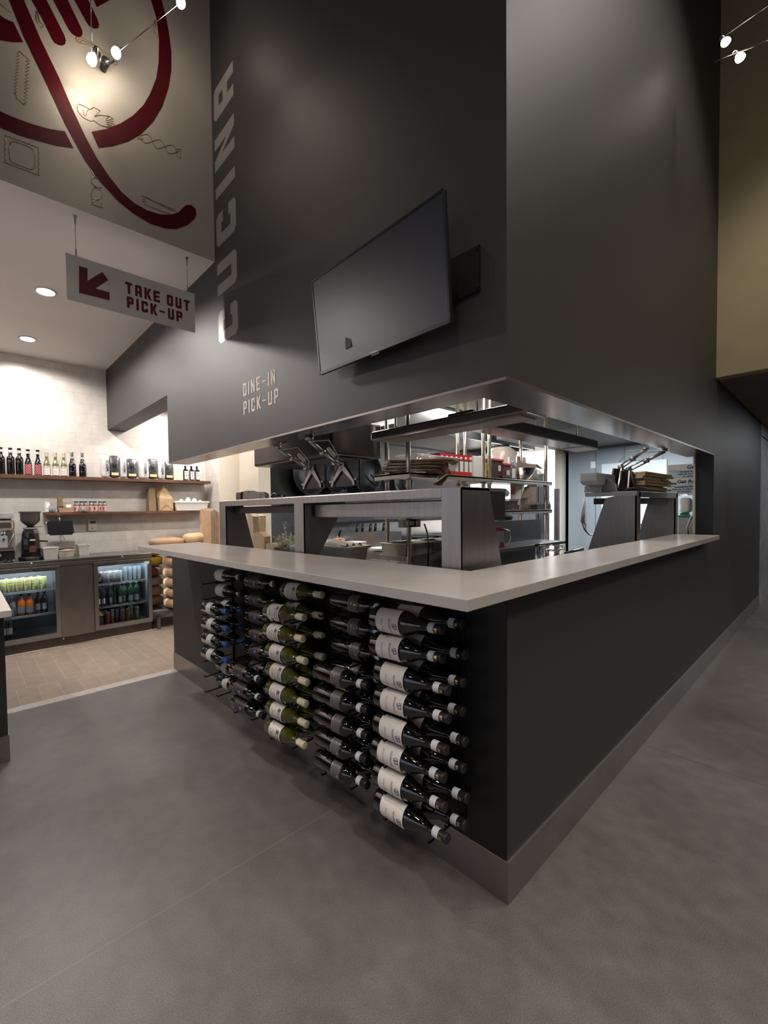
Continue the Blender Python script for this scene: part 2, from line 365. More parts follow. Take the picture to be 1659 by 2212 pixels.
struct('ceiling_kitchen', MB().box(.2, 9.6, .2, YB_, 3.0, 3.1), mat('kitchen_ceiling', (.5, .48, .45), .6, noise=(4, .03)))
struct('ceiling_kitchen_low', MB().box(5.0, 7.4, .2, 2.65, 2.58, 2.99), mat('duct_paint', (.10, .11, .12), .6, noise=(4, .06)))
# right hand kitchen wall, panel by panel with joint strips
struct('wall_kitchen_right', MB().box(7.4, 7.5, .13, 2.66, 0, 2.58), FRP)
m = MB(); 
for y in (.72, 1.10, 1.62, 2.05): m.box(7.392, 7.4, y - .006, y + .006, 0, 2.58)
m.box(7.385, 7.4, .2, 2.66, 2.54, 2.58); struct('trim_9', m, mat('joint_strip', (.14, .16, .17), .4, noise=(20, .05)))
struct('trim_10', MB().box(7.30, 7.42, 2.58, 2.70, 0, 3.0), mat('pale_jamb', (.62, .6, .5), .5, noise=(10, .03)))
struct('wall_room_beyond', MB().box(9.5, 9.6, 1.5, YB_ + 1, 0, 3.2), mat('bright_white_paint', (.85, .85, .85), .5, noise=(5, .01)))
struct('wall_room_side', MB().box(7.4, 9.6, 2.5, 2.55, 0, 3.2), MATS['bright_white_paint'])
struct('wall_room_far', MB().box(7.4, 9.6, 5.4, 5.5, 0, 3.2), MATS['bright_white_paint'])
# right side: ochre bulkhead, corridor
struct('wall_bulkhead', MB().box(XY_, XY_ + .15, -9, 0, ZCC, 7), YELLOW)
struct('ceiling_corridor', MB().box(XY_ + .15, 12, -9, 0, ZCC, ZCC + .1), mat('brown_ceiling', (.15, .12, .095), .7, noise=(4, .1), bump=(150, .1)))
m = MB(); m.box(XE, 12, 0, .05, 0, ZCC); struct('wall_cooler', m, mat('galvanised_panel', (.55, .54, .56), .32, .7, noise=(5, .25), bump=(30, .05)))
struct('trim_11', MB().box(XE, 12, -.004, 0, ZCC - .21, ZCC - .19), STEELM)
struct('wall_corridor_end', MB().box(12, 12.1, -9, 0, 0, ZCC), PAINT)
# the rest of the dining room behind the camera
struct('ceiling_dining', MB().box(-9, XY_, -9, YM, 6.3, 6.4), DARKC)
struct('wall_dining_back', MB().box(-9, 12, -9.1, -9, 0, 7), mat('dining_wall', (.24, .22, .2), .6, noise=(4, .05)))
m = MB(); m.box(-9.1, -9, -9, -6, 0, 7); m.box(-9.1, -9, -6, 2.3, 0, .3); m.box(-9.1, -9, -6, 2.3, 3.6, 7); m.box(-9.1, -9, 2.3, 5.5, 0, 7); struct('wall_dining_left', m, MATS['dining_wall'])
m = MB()
for y in (-6, -4, -2, 0, 2.25): m.box(-9.06, -9.0, y, y + .06, .3, 3.6)
m.box(-9.06, -9, -6, 2.3, 2.6, 2.66); struct('window_1', m, BLACKM)

# ============================================================ counter top (one L-shaped slab)
m = MB(); m.prism([(-.42, -.09, ZCB), (3.666, -.09, ZCB), (3.666, .225, ZCB), (.13, .225, ZCB), (.13, 2.93, ZCB), (-.42, 2.93, ZCB)], (0, 0, ZC - ZCB))
tag(m.build('countertop', QUARTZ, bevel=.002), 'pale quartz L-shaped counter top round the open kitchen corner', 'countertop')
# foreground counter at the left edge
t = thing('service_counter', 'white-topped dark counter cut by the left edge of the photo', 'counter')
B(-2.6, -1.383, 2.41, 4.1, HB, .928).build('body', PAINT, t); B(-2.6, -1.377, 2.404, 4.1, 0, HB).build('kick_plate', MATS['kick_steel'], t)
B(-2.6, -1.36, 2.178, 4.12, .928, .966).build('top', mat('white_quartz', (.72, .67, .63), .25, noise=(3, .03)), t, bevel=.002)

# ============================================================ wall graphics
t = thing('wall_lettering', 'grey CUCINA letters running up the dark wall beside the mural', 'lettering')
LG = mat('grey_vinyl', (.23, .215, .205), .4, noise=(20, .05)); LT = mat('tan_vinyl', (.70, .60, .50), .4, noise=(60, .3), bump=(300, .4))
letters('CUCINA', (-.0008, 1.925, 2.775), (0, 0, 1), (0, 1, 0), .292, t, LG, gap=.42, w=.80, t=.27, depth=-.0006)
t = thing('wall_lettering', 'small DINE-IN PICK-UP lettering on the dark wall above the counter opening', 'lettering')
letters('DINE-IN', (-.0008, 1.872, 2.31), (0, -1, 0), (0, 0, 1), .088, t, LT, gap=.26, w=.52, t=.16, depth=.0006)
letters('PICK-UP', (-.0008, 1.872, 2.185), (0, -1, 0), (0, 0, 1), .088, t, LT, gap=.26, w=.52, t=.16, depth=.0006)

# mural
def Q(zx, zy, off=0.0): return at(zx / 2.9625, zy / 2.9625, 'Y', YM - off)
t = thing('wall_mural_drawing', 'red fork and plate drawing with gold pasta outlines on the upper wall', 'mural')
VR = mat('oxblood_vinyl', (.062, .0008, .005), .6, spec=.12, noise=(6, .12), bump=(400, .25)); VG = mat('gold_vinyl', (.24, .165, .085), .5, 0, noise=(60, .2))
shapes = {
 'fork_handle': [(50, -20), (150, 230), (290, 520), (420, 800), (540, 1020), (640, 1160), (760, 1290), (860, 1370), (960, 1430), (1060, 1462), (1130, 1465), (1200, 1440), (1245, 1400), (1258, 1370), (1250, 1335), (1225, 1312), (1195, 1310), (1170, 1330), (1140, 1360), (1090, 1374), (1020, 1370), (940, 1345), (860, 1300), (780, 1230), (700, 1130), (620, 1010), (550, 880), (470, 710), (380, 500), (260, 250), (145, -20)],
 'fork_tine': [(190, -20), (270, 120), (335, 255), (350, 275), (375, 288), (400, 292), (418, 280), (422, 255), (412, 225), (288, -20)],
 'fork_tine.a': [(330, -20), (440, 190), (460, 215), (490, 234), (515, 235), (528, 222), (527, 195), (425, -20)],
 'fork_tine.b': [(465, -20), (555, 145), (575, 170), (605, 183), (628, 180), (635, 160), (625, 125), (555, -20)],
 'plate_arc': [(960, -20), (1000, 110), (1018, 250), (1015, 400), (1000, 500), (960, 600), (920, 670), (850, 740), (770, 790), (680, 825), (585, 843), (632, 945), (720, 935), (820, 905), (900, 860), (980, 780), (1040, 680), (1080, 560), (1097, 450), (1097, 330), (1080, 200), (1060, 100), (1030, -20)],
 'plate_arc.a': [(-60, 685), (0, 712), (100, 755), (210, 795), (320, 825), (415, 840), (470, 947), (360, 930), (240, 900), (120, 865), (0, 815), (-60, 790)],
 'plate_arc.b': [(-40, 60), (0, 95), (30, 118), (60, 133), (85, 140), (148, 270), (80, 270), (0, 257), (-40, 245)],
 'plate_arc.c': [(590, -20), (620, 45), (740, -20)],
}
from mathutils.geometry import tessellate_polygon
def flat(pts, name, m, parent, off, thick=.0012):
    P = [Q(x, y, off) for x, y in pts]; n = len(P); back = [p + Vector((0, thick, 0)) for p in P]
    tri = tessellate_polygon([P]); mb = MB()
    mb.add(P + back, [tuple(f) for f in tri] + [tuple(i + n for i in reversed(f)) for f in tri] + [(i, (i + 1) % n, (i + 1) % n + n, i + n) for i in range(n)])
    return mb.build(name, m, parent)
for k, (nm, pts) in enumerate(shapes.items()): flat(pts, nm.split('.')[0], VR, t, .0016 + .0001 * (nm == 'fork_handle'))
def outline(pls, name='pasta_drawing', r=.0030):
    mb = MB()
    for pl in pls: mb.tube([Q(x, y, .0003) for x, y in pl], r, 6)
    mb.v = [(x, max(YM - .0014, min(y, YM - .0002)), z) for x, y, z in mb.v]
    return mb.build(name, VG, t)
def wavy(a, b, n, amp):
    dx, dy = (b[0] - a[0]), (b[1] - a[1]); L = math.hypot(dx, dy)
    return [(a[0] + dx * i / n - dy / L * amp * (i % 2 * 2 - 1), a[1] + dy * i / n + dx / L * amp * (i % 2 * 2 - 1)) for i in range(n + 1)]
outline([wavy((32, 865), (250, 945), 14, 3) + wavy((248, 950), (248, 1118), 10, 4) + wavy((245, 1118), (32, 1040), 14, 3) + wavy((32, 1040), (35, 868), 10, 4),
         [(62, 930), (70, 908), (90, 903), (190, 940), (215, 960), (222, 985), (222, 1060), (215, 1080), (195, 1084), (80, 1040), (62, 1022), (60, 985), (62, 930)]])
outline([[(120, 328)] + wavy((120, 335), (97, 610), 26, 10) + [(105, 625), (160, 675)], [(122, 330), (186, 382)] + wavy((180, 385), (163, 675), 26, 12)])
outline([[(505, 665), (492, 685), (500, 715), (530, 750), (580, 775), (600, 770), (640, 800), (690, 815), (700, 790), (680, 760), (700, 745), (725, 760), (732, 790), (722, 808), (695, 812)],
         [(505, 665), (540, 680), (575, 700), (555, 712), (552, 735), (540, 740), (530, 700)], [(580, 700), (600, 685), (640, 710), (620, 730), (605, 745), (640, 735), (700, 745)],
         [(680, 770), (718, 762)], [(680, 782), (722, 776)], [(682, 794), (722, 790)], [(690, 804), (718, 802)]])
def tw(p0, p1, ph):
    L = math.hypot(p1[0] - p0[0], p1[1] - p0[1]); ux, uy = (p1[0] - p0[0]) / L, (p1[1] - p0[1]) / L
    return [(p0[0] + ux * L * i / 30 - uy * 28 * math.sin(ph + i / 30 * 3.1 * PI), p0[1] + uy * L * i / 30 + ux * 28 * math.sin(ph + i / 30 * 3.1 * PI)) for i in range(31)]
outline([tw((895, 870), (1140, 975), 0), tw((895, 870), (1140, 975), PI), [(905, 850), (880, 890), (915, 890)], [(1120, 955), (1155, 955), (1152, 1015), (1125, 990)]])
outline([[(485, 245), (495, 238), (520, 240), (560, 262), (640, 310), (715, 365), (750, 400), (748, 415), (730, 415), (700, 380), (620, 320), (560, 285), (505, 278), (488, 262), (485, 245)],
         [(498, 262), (508, 250), (522, 258), (518, 272), (503, 272), (498, 262)], [(525, 258), (620, 300), (735, 400)]])
outline([[(905, 1258), (915, 1254), (1115, 1340), (1130, 1360)], [(905, 1258), (912, 1290), (925, 1310), (1090, 1372)], [(915, 1275), (930, 1262), (1110, 1350)], [(912, 1290), (930, 1285), (928, 1305)]])
outline([[(580, 1085), (605, 1130), (620, 1145)], [(610, 1130), (585, 1140), (583, 1165), (610, 1195), (590, 1215), (580, 1250), (590, 1270), (610, 1278), (640, 1275), (653, 1245), (640, 1210), (610, 1197)],
         [(610, 1278), (583, 1305), (655, 1328), (640, 1275)], [(655, 1200), (610, 1197)]])
outline([[(235, 70), (228, 105), (240, 150), (262, 180), (280, 170), (272, 155), (258, 150), (240, 90), (245, 70)]])
outline([[(990, 130), (980, 165), (985, 200), (1008, 238)], [(990, 130), (998, 160), (990, 180)]])
outline([[(0, 25), (50, 70), (95, 90)]])

# hanging sign
SG = mat('sign_board', (.52, .485, .455), .45, noise=(8, .03)); SR = mat('sign_red', (.085, .002, .012), .45, spec=.3, noise=(10, .08), bump=(300, .15))
t = thing('hanging_sign', 'pale TAKE OUT PICK-UP sign with red arrow hung from the ceiling', 'sign')
YS = 2.33
B(-1.0, -.137, YS, YS + .006, 2.868, 3.158).build('board', SG, t)
def sg(px, py): return at(px, py, 'Y', YS - .0015)
ar = MB().prism([sg(*p) for p in [(170.7, 574.5), (189, 579.5), (189, 606.5), (221, 587.5), (234, 604.5), (206, 623), (236.5, 631.5), (237, 648.5), (171, 632)]], (0, .0012, 0))
ar.build('arrow', SR, t)
letters('TAKE OUT', (-.641, YS - .0004, 3.014), (1, 0, 0), (0, 0, 1), .078, t, SR, gap=.23, w=.59, t=.22, depth=.001, space=.42)
letters('PICK-UP', (-.634, YS - .0004, 2.918), (1, 0, 0), (0, 0, 1), .077, t, SR, gap=.23, w=.59, t=.22, depth=.001)
for x in (-.94, -.19):
    mb = MB(); mb.cyl((x, YS + .003, 3.15), (x, YS + .003, ZL), .0014, n=6); c = mb.build('wire', BLACKM, t)
    mb = MB(); mb.cyl((x, YS + .003, 3.36), (x, YS + .003, ZL - .012), .0055, n=8); mb.cyl((x, YS + .003, 3.158), (x, YS + .003, 3.20), .005, n=8); mb.lathe([(.012, 0), (.012, .006)], 12, (x, YS + .003, ZL - .006))
    mb.build('wire_fitting', STEELD, t)
# recessed downlights
for k, (x, y) in enumerate(((-.94, 3.53), (-.94, 4.79))):
    t = thing('recessed_downlight', ('round white downlight in the coffee bar ceiling, the one nearer the sign', 'round white downlight in the coffee bar ceiling, the one nearer the tiled wall')[k], 'ceiling light', (x, y, ZL), 0, 'downlights over the coffee bar')
    MB().lathe([(.088, 0), (.088, -.006), (.070, -.006), (.066, 0)], 32).build('trim_ring', WPLA, t)
    MB().lathe([(.001, -.004), (.068, -.004)], 32, cap=False).build('lens', mat('lit_lens', (1, 1, 1), .5, emit=(1, .97, .93), es=9), t)
# cable spots in front of the mural, and by the ochre bulkhead
BULB = mat('lit_bulb', (1, 1, 1), .4, emit=(1, .93, .82), es=14)
def spot(px, py, ax, val, label, aim, e, tail):
    p = at(px, py, ax, val); d = (Vector(aim) - p).normalized(); k_ = .95 if ax == 'Y' else .8
    t = thing('cable_spotlight', label, 'spotlight', p, 0, 'cable spotlights')
    MB().lathe([(.001, .034 * k_), (.016 * k_, .032 * k_), (.027 * k_, .022 * k_), (.030 * k_, .008 * k_), (.026 * k_, -.012 * k_), (.014 * k_, -.026 * k_), (.008 * k_, -.03 * k_)], 16, axis=d).build('bulb', BULB, t)
    mb = MB(); mb.lathe([(.013, -.026), (.013, -.055), (.009, -.065)], 10, axis=d); mb.cyl((0, 0, 0), tuple(Vector(tail).normalized() * .06), .0035, n=6); mb.build('socket', STEELD, t)
    lamp('bulb_lamp', 'POINT', p + d * .05, 2.4 if ax == 'Y' else .3, W1, .03)
    l = lamp('spot_lamp', 'SPOT', p + d * .05, e, W1, .03, aim=aim, spot=85, blend=.9)
    return p
p1_ = spot(199, 127, 'Y', 2.08, 'lit cable spotlight on the left above the mural junction', (-.95, 2.254, 4.0), 4, (0, 0, 1))
p2_ = spot(251, 113, 'Y', 2.10, 'lit cable spotlight just right of the mural junction', (-1.6, .3, 0), 22, (.4, 0, .6))
p3_ = spot(391, 5, 'Y', 1.9, 'lit cable spotlight at the top edge, above the mural', (-1.8, -.3, 0), 22, (.4, 0, .6))
p4_ = spot(1567, 90, 'X', 2.4, 'upper of the two lit spotlights before the ochre bulkhead', (1.2, -2.1, 0), 8, (.4, 0, .6))
p5_ = spot(1598, 124, 'X', 2.38, 'lower of the two lit spotlights before the ochre bulkhead', (2.0, -2.4, 0), 10, (.4, 0, .6))
pj = at(228, 133, 'Y', 2.19)
t = thing('cable_junction', 'dark spider-like cable junction fixed to the mural wall', 'cable mount', pj)
mb = MB(); mb.cyl((0, .06, 0), (0, -.01, 0), .02, .026, n=14); mb.tube([(-.035, .0, .03), (-.04, -.01, -.01), (-.02, -.01, -.025), (.01, -.012, -.02), (.03, -.01, 0), (.05, -.005, .03)], .0045, 6); mb.build('bracket', BLACKM, t)
mb = MB(); mb.cyl((-.035, -.01, .02), (-.035, -.01, -.03), .006, n=8); mb.cyl((.02, -.015, .0), (-.01, -.015, -.02), .01, n=8); mb.build('clamp', STEELD, t)
def cable(a, b, label):
    tag(MB().cyl(a, b, .0028, n=6).build('light_cable', STEEL), label, 'cable', 'lighting cables')
cable(p1_ + Vector((0, 0, .03)), at(194, -60, 'Y', 1.95), 'thin steel cable rising from the left mural spotlight')
cable(p2_ + Vector((.02, 0, .02)), p3_, 'thin steel cable between the two spotlights right of the mural junction')
cable(at(1546, 133, 'X', 2.42), at(1700, 72, 'X', 2.1), 'thin steel cable through the lower spotlight before the ochre bulkhead')
cable(p4_ + Vector((0, 0, .04)), at(1720, -30, 'X', 2.1), 'thin steel cable rising from the upper spotlight before the ochre bulkhead')

# television
t = thing('television', 'black flat television tilted out from the dark wall', 'television')
C = Vector((-.125, .555, 2.440)); yaw, pit, rl, Wt = -.059, .111, -.021, .811; Ht = Wt / 1.73
wv = Vector((math.sin(yaw), -math.cos(yaw), 0)); n0 = Vector((-math.cos(yaw), -math.sin(yaw), 0)); hv = Vector((0, 0, 1)) * math.cos(pit) + n0 * math.sin(pit)
wv, hv = wv * math.cos(rl) + hv * math.sin(rl), hv * math.cos(rl) - wv * math.sin(rl); nv = wv.cross(hv)
F = frame(C, wv, hv)
def tb(x0, x1, y0, y1, z0, z1): mb = B(x0, x1, y0, y1, z0, z1); return mb
hw, hh = Wt / 2, Ht / 2
tb(-hw, hw, -hh, hh, -.022, -.004).xf(F).build('housing', mat('tv_black', (.012, .012, .014), .35, noise=(20, .1)), t, bevel=.003)
tb(-hw * .6, hw * .6, -hh * .85, hh * .3, -.055, -.022).xf(F).build('back_cover', BLACK, t, bevel=.01)
tb(-hw + .009, hw - .009, -hh + .016, hh - .009, -.004, -.0025).xf(F).build('screen', mat('tv_screen', (.012, .014, .024), .36, ior=1.6, spec=.5, noise=(3, .05)), t)
mb = MB(); mb.box(-hw, hw, -hh, -hh + .015, -.004, .0); mb.box(-hw, hw, hh - .008, hh, -.004, .0); mb.box(-hw, -hw + .008, -hh, hh, -.004, 0); mb.box(hw - .008, hw, -hh, hh, -.004, 0)
mb.xf(F).build('bezel', mat('tv_bezel', (.022, .023, .030), .25, spec=.7, noise=(20, .1)), t)
text_mesh('Hisense', .013, LGREY, 'maker_logo', t, F @ Matrix.Translation((.0, -hh + .007, .0006)))
tb(-.02, .03, -hh - .008, -hh + .001, -.012, -.003).xf(F).build('infrared_receiver', BLACK, t)
mb = MB(); mb.box(-.03, -.001, .33, .80, 2.30, 2.53); mb.box(-.10, -.03, .38, .42, 2.28, 2.55); mb.box(-.10, -.03, .70, .74, 2.28, 2.55); mb.build('wall_bracket', BLACKM, t)
mb = MB(); mb.box(-.012, -.001, .10, .84, 2.33, 2.50); mb.cyl((-.02, .11, 2.49), (-.004, .11, 2.49), .006); mb.cyl((-.02, .11, 2.345), (-.004, .11, 2.345), .006); mb.build('bracket_plate', BLACKM, t)

# ============================================================ wine wall
PITCH = .1115
def rowz(k): return 1.045 - PITCH * k
RAIL = mat('rack_black', (.008, .008, .008), .35, .5, noise=(20, .1))
cols = [  # name, pegs y (neck, body), base y, cap y
    ('corner', .185, .401, .462, .125), ('second from the corner', .60, .802, .855, .515), ('middle', 1.043, 1.245, 1.292, .945), ('second from the far end', 1.454, 1.664, 1.708, 1.365), ('far end', 1.90, 2.088, 2.135, 1.775)]
colname = ['in the rack column nearest the corner', 'in the second rack column from the corner', 'in the middle rack column', 'in the fourth rack column from the corner', 'in the rack column farthest from the corner']
pegmesh = None
def peg_mb():
    m = MB(); m.tube([(-.003, 0, 0), (-.12, 0, -.004), (-.232, 0, -.008), (-.240, 0, .004)], .0042, 6)
    m.tube([(-.118, 0, -.004), (-.124, 0, .010)], .0038, 6); return m
for ci, (nm, yn, yb, b0, c0) in enumerate(cols):
    t = thing('wine_rack', 'black peg wine rack column ' + ('nearest the corner', 'second from the corner', 'in the middle', 'fourth from the corner', 'farthest from the corner')[ci] + ' under the counter', 'wine rack', (0, 0, 0), 0, 'wine rack columns')
    for y in (yn, yb): MB().box(-.014, -.0045, y - .016, y + .016, .19, 1.17).build('rail', RAIL, t, bevel=.002)
    for y, dz in ((yn, -.016), (yb, -.047)):
        for k in range(8):
            if pegmesh is None: o = peg_mb().build('peg', RAIL, t); pegmesh = o.data
            else: o = bpy.data.objects.new('peg', pegmesh); COL.objects.link(o); o.parent = t
            o.location = (-.002, y, rowz(k) + dz)
G_RED = mat('dark_bottle_glass', (.004, .003, .003), .06, spec=.8, coat=.5, noise=(30, .1))
G_OLV = mat('olive_bottle_glass', (.062, .060, .006), .05, spec=.9, coat=.6, noise=(18, .5))
FOILC = mat('cream_foil', (.74, .67, .48), .45, noise=(20, .05)); FOILB = mat('black_foil', (.02, .019, .019), .4, noise=(20, .05)); FOILU = mat('blue_foil', (.05, .12, .36), .35, .2, noise=(20, .05)); FOILS = mat('silver_foil', (.75, .75, .76), .25, .9, noise=(40, .1))
BANDW = mat('neck_band_paper', (.66, .68, .70), .4, noise=(30, .05)); LBG = mat('grey_label', (.12, .11, .11), .4, noise=(20, .1)); LBD = mat('dark_label', (.045, .036, .034), .4, noise=(20, .1))
LBW = mat('cream_label', (.80, .73, .67), .55, noise=(20, .03)); BLUE = mat('blue_seal', (.12, .20, .42), .35, noise=(30, .1)); COPPER = mat('copper_print', (.42, .27, .16), .4, .4, noise=(30, .1)); GREYI = mat('grey_ink', (.13, .12, .12), .5, noise=(30, .05))
def wine_profile(L, r, kind):
    nr = .0168
    if kind == 'burgundy': pr = [(.02, .006), (r * .9, 0), (r, .01), (r, L * .42), (r * .97, L * .48), (r * .82, L * .56), (r * .6, L * .64), (r * .44, L * .70), (nr + .001, L * .77), (nr, L * .99)]
    elif kind == 'spark': pr = [(.02, .006), (r * .9, 0), (r, .01), (r, L * .40), (r * .95, L * .47), (r * .76, L * .56), (r * .56, L * .65), (r * .42, L * .74), (nr + .002, L * .84), (nr, L * .99)]
    else: pr = [(.02, .006), (r * .9, 0), (r, .01), (r, L * .58), (r * .95, L * .635), (r * .75, L * .68), (r * .5, L * .71), (nr + .002, L * .745), (nr, L * .99)]
    return pr
def wine(name, label, glass, foil, kind='bordeaux', L=.335, r=.0385, fl=.17, band=None, lab=None, deco=None, group=None, ang=PI, cat='wine bottle'):
    """bottle standing on the origin; lab=(z0, z1, material, half angle)"""
    t = thing(name, label, cat, group=group)
    MB().lathe(wine_profile(L, r, kind), 20).build('bottle_glass', glass, t)
    c0 = L * (1 - fl)
    if fl: MB().lathe([(.0182, c0), (.0190, c0 + .004), (.0188, L - .010), (.0196, L - .009), (.0196, L - .001), (.017, L), (.0, L)], 16).build('capsule', foil, t)
    if band: MB().lathe([(.0200, c0 - .004), (.0200, c0 + .022)], 16, cap=False).build('neck_band', band, t)
    if lab: MB().lathe([(r + .0006, lab[0]), (r + .0006, lab[1])], 18, a0=ang - lab[3], a1=ang + lab[3], cap=False).build('label', lab[2], t)
    if deco: deco(t, r + .0012, ang)
    return t
def ring(t, r, z0, z1, a0, a1, m, name='label_print', n=10):
    return MB().lathe([(r, z0), (r, z1)], n, a0=a0, a1=a1, cap=False).build(name, m, t)
def d_reverd(t, r, a):
    Rm = None
    text_mesh('REVERDITO', .0125, INK, 'label_print', t, None, (r, a + .35), dz=.118)
    text_mesh('BAROLO ASCHERI', .007, GREYI, 'label_print', t, None, (r, a + .35), dz=.078)
    mb = MB()
    for (u0, u1, z0, z1) in ((-.010, .006, .133, .137), (-.004, .0, .137, .156), (-.012, -.003, .150, .154), (.002, .013, .139, .143), (.008, .012, .143, .152), (.001, .010, .152, .156), (-.013, -.009, .141, .147)):
        mb.lathe([(r, z0), (r, z1)], 3, a0=a + .30 + u0 / r, a1=a + .30 + u1 / r, cap=False)
    mb.build('label_emblem', mat('slate_print', (.10, .10, .15), .4, noise=(60, .4)), t)
    ring(t, .0194, .306, .317, a - .1, a + .7, GOLD, 'gold_seal')
def d_olive(t, r, a):
    mb = MB()
    for z, h, s in ((.150, .004, .75), (.142, .003, .6), (.128, .006, .85), (.112, .003, .6), (.100, .003, .7), (.084, .005, .4), (.072, .003, .7)):
        mb.lathe([(r, z), (r, z + h)], 10, a0=a + .25 - s, a1=a + .25 + s, cap=False)
    for aa, z in ((-.55, .135), (.9, .09), (1.0, .145)): mb.lathe([(r + .0002, z), (r + .0002, z + .020)], 4, a0=a + aa, a1=a + aa + .35, cap=False)
    mb.build('label_print', GREYI, t)
def d_dark(t, r, a):
    ring(t, r, .176, .179, a - 1.0, a + 1.3, COPPER); ring(t, r, .066, .068, a - 1.0, a + 1.3, COPPER); ring(t, r, .124, .148, a + .0, a + .42, BLUE, 'label_emblem', 5)
    for z in (.084, .095, .109): ring(t, r, z, z + .003, a - .3, a + .8, GREYI)
def d_gold(t, r, a):
    ring(t, r, .137, .139, a - .9, a + 1.1, LGREY); text_mesh('VECIU', .014, GOLD, 'label_print', t, None, (r, a + .25), dz=.158)
    MB().lathe([(r + .0003, .176), (r + .0003, .190)], 4, a0=a + .15, a1=a + .38, cap=False).build('label_emblem', GOLD, t)
def d_blue(t, r, a):
    for z in (.15, .135, .12): ring(t, r, z, z + .003, a - .2, a + .6, GREYI)
ROT = (PI / 2 - .0, 0, 0)
kinds = {
 0: ('dark bottle with cream label', dict(glass=G_RED, foil=FOILB, kind='burgundy', r=.0515, fl=.165, band=BANDW, lab=(.045, .163, LBW, 1.25), deco=d_reverd)),
 1: ('dark bottle with gold-printed label', dict(glass=G_RED, foil=FOILB, kind='bordeaux', r=.046, fl=.165, band=BANDW, lab=(.135, .195, LBG, 1.1), deco=d_gold)),
 2: ('olive bottle with cream foil', dict(glass=G_OLV, foil=FOILC, kind='burgundy', r=.049, fl=.185, lab=(.055, .165, LBW, 1.35), deco=d_olive)),
 3: ('dark bottle with blue-sealed label', dict(glass=G_RED, foil=FOILB, kind='bordeaux', r=.0455, fl=.16, band=BANDW, lab=(.062, .182, LBD, 1.4), deco=d_dark)),
 4: ('dark bottle with blue foil', dict(glass=G_RED, foil=FOILU, kind='bordeaux', r=.045, fl=.17, lab=(.095, .165, PAPERW, 1.2), deco=d_blue)),
 5: ('dark bottle with black foil', dict(glass=G_RED, foil=FOILB, kind='burgundy', r=.046, fl=.15, band=BANDW, lab=(.02, .13, LBW, 1.3))),
}
layout = {0: ([0, 1, 2, 3, 4, 5, 6, 7], [0, 1, 2, 3, 4, 5, 6, 7]), 1: ([3, 4, 5, 6, 7], [0, 1, 2, 3, 4, 5, 6, 7]), 2: ([1, 2, 3, 4, 5, 6, 7], [0, 1, 2, 3, 4, 5, 6, 7]), 3: ([5, 6, 7], [0, 1, 2, 3, 4, 5, 6, 7]), 4: ([2, 3, 4, 5], [0, 1, 2, 3, 4, 6, 7])}
protos = {}
for ci, (front, back) in layout.items():
    yn, yb, b0, c0 = cols[ci][1:]
    for layer, rows in (('outer', front), ('inner', back)):
        for k in rows:
            kd = 5 if (ci == 4 and layer == 'inner' and k < 2) else ci
            desc, kw = kinds[kd]
            lab = f'{desc}, {layer} layer, {ORD[k]} row down {colname[ci]}'
            lab = lab.replace('rack column nearest the corner', 'corner rack column').replace('second rack column from the corner', 'second rack column').replace('fourth rack column from the corner', 'fourth rack column').replace('rack column farthest from the corner', 'far-end rack column')
            rnd = random.Random(ci * 100 + k * 7 + (layer == 'outer'))
            x = -.200 if layer == 'outer' else -.093
            loc = (x + rnd.uniform(-.003, .003), b0 + rnd.uniform(-.010, .010) - (.0 if layer == 'outer' else .012), rowz(k) - .004)
            rot = (PI / 2 - .055 + rnd.uniform(-.01, .01), rnd.uniform(-.25, .25), rnd.uniform(-.008, .008))
            if kd not in protos:
                o = wine('wine_bottle', lab, group='wine bottles in the peg rack', ang=PI - .25, L=.335, **kw); o.location = loc; o.rotation_euler = rot; protos[kd] = o
            else: dup(protos[kd], loc, rot, lab)

# ============================================================ coffee bar: cooler, shelves
CF = 4.80
t = thing('bar_cooler', 'stainless under-counter bar cooler with two lit glass doors below the tiled wall', 'cooler')
mb = MB(); mb.box(-1.45, .31, 5.36, 5.38, .12, .93); mb.box(-1.45, .31, 4.86, 5.36, .12, .14); mb.box(.29, .31, 4.86, 5.36, .14, .93); mb.box(-1.45, -1.43, 4.86, 5.36, .14, .93); mb.box(-.70, -.35, 4.83, 5.36, .14, .93)
mb.build('cabinet', mat('cooler_inside', (.07, .08, .09), .4, .3, noise=(8, .04)), t)
B(-.705, -.355, 4.812, 4.83, .10, .935).build('centre_panel', mat('dark_steel', (.26, .23, .215), .32, .9, noise=(5, .1), bump=(60, .03)), t, bevel=.003)
B(-1.47, .33, 4.845, 5.35, 0.0, .10).build('kick_plate', mat('dark_kick', (.10, .085, .075), .4, .6, noise=(8, .1)), t)
mb = MB(); mb.box(-1.5, .335, 4.79, YB_ - .002, .955, 1.0); mb.build('worktop', STEEL, t, bevel=.004)
B(-1.5, .335, 4.802, 4.83, .925, .955).build('front_rail', STEELD, t)
for x, z in ((-.98, .977), (-.03, .977)):
    MB().lathe([(.001, .006), (.010, .005), (.013, 0)], 14, (x, 4.79, z), (0, -1, 0)).build('lock', STEELM, t)
MB().lathe([(.001, .006), (.008, .005), (.010, 0)], 12, (-.69, 4.806, .085), (0, -1, 0)).build('foot_screw', STEELM, t)
LITC = mat('cooler_led', (.8, .9, 1), .4, emit=(.72, .88, 1), es=7)
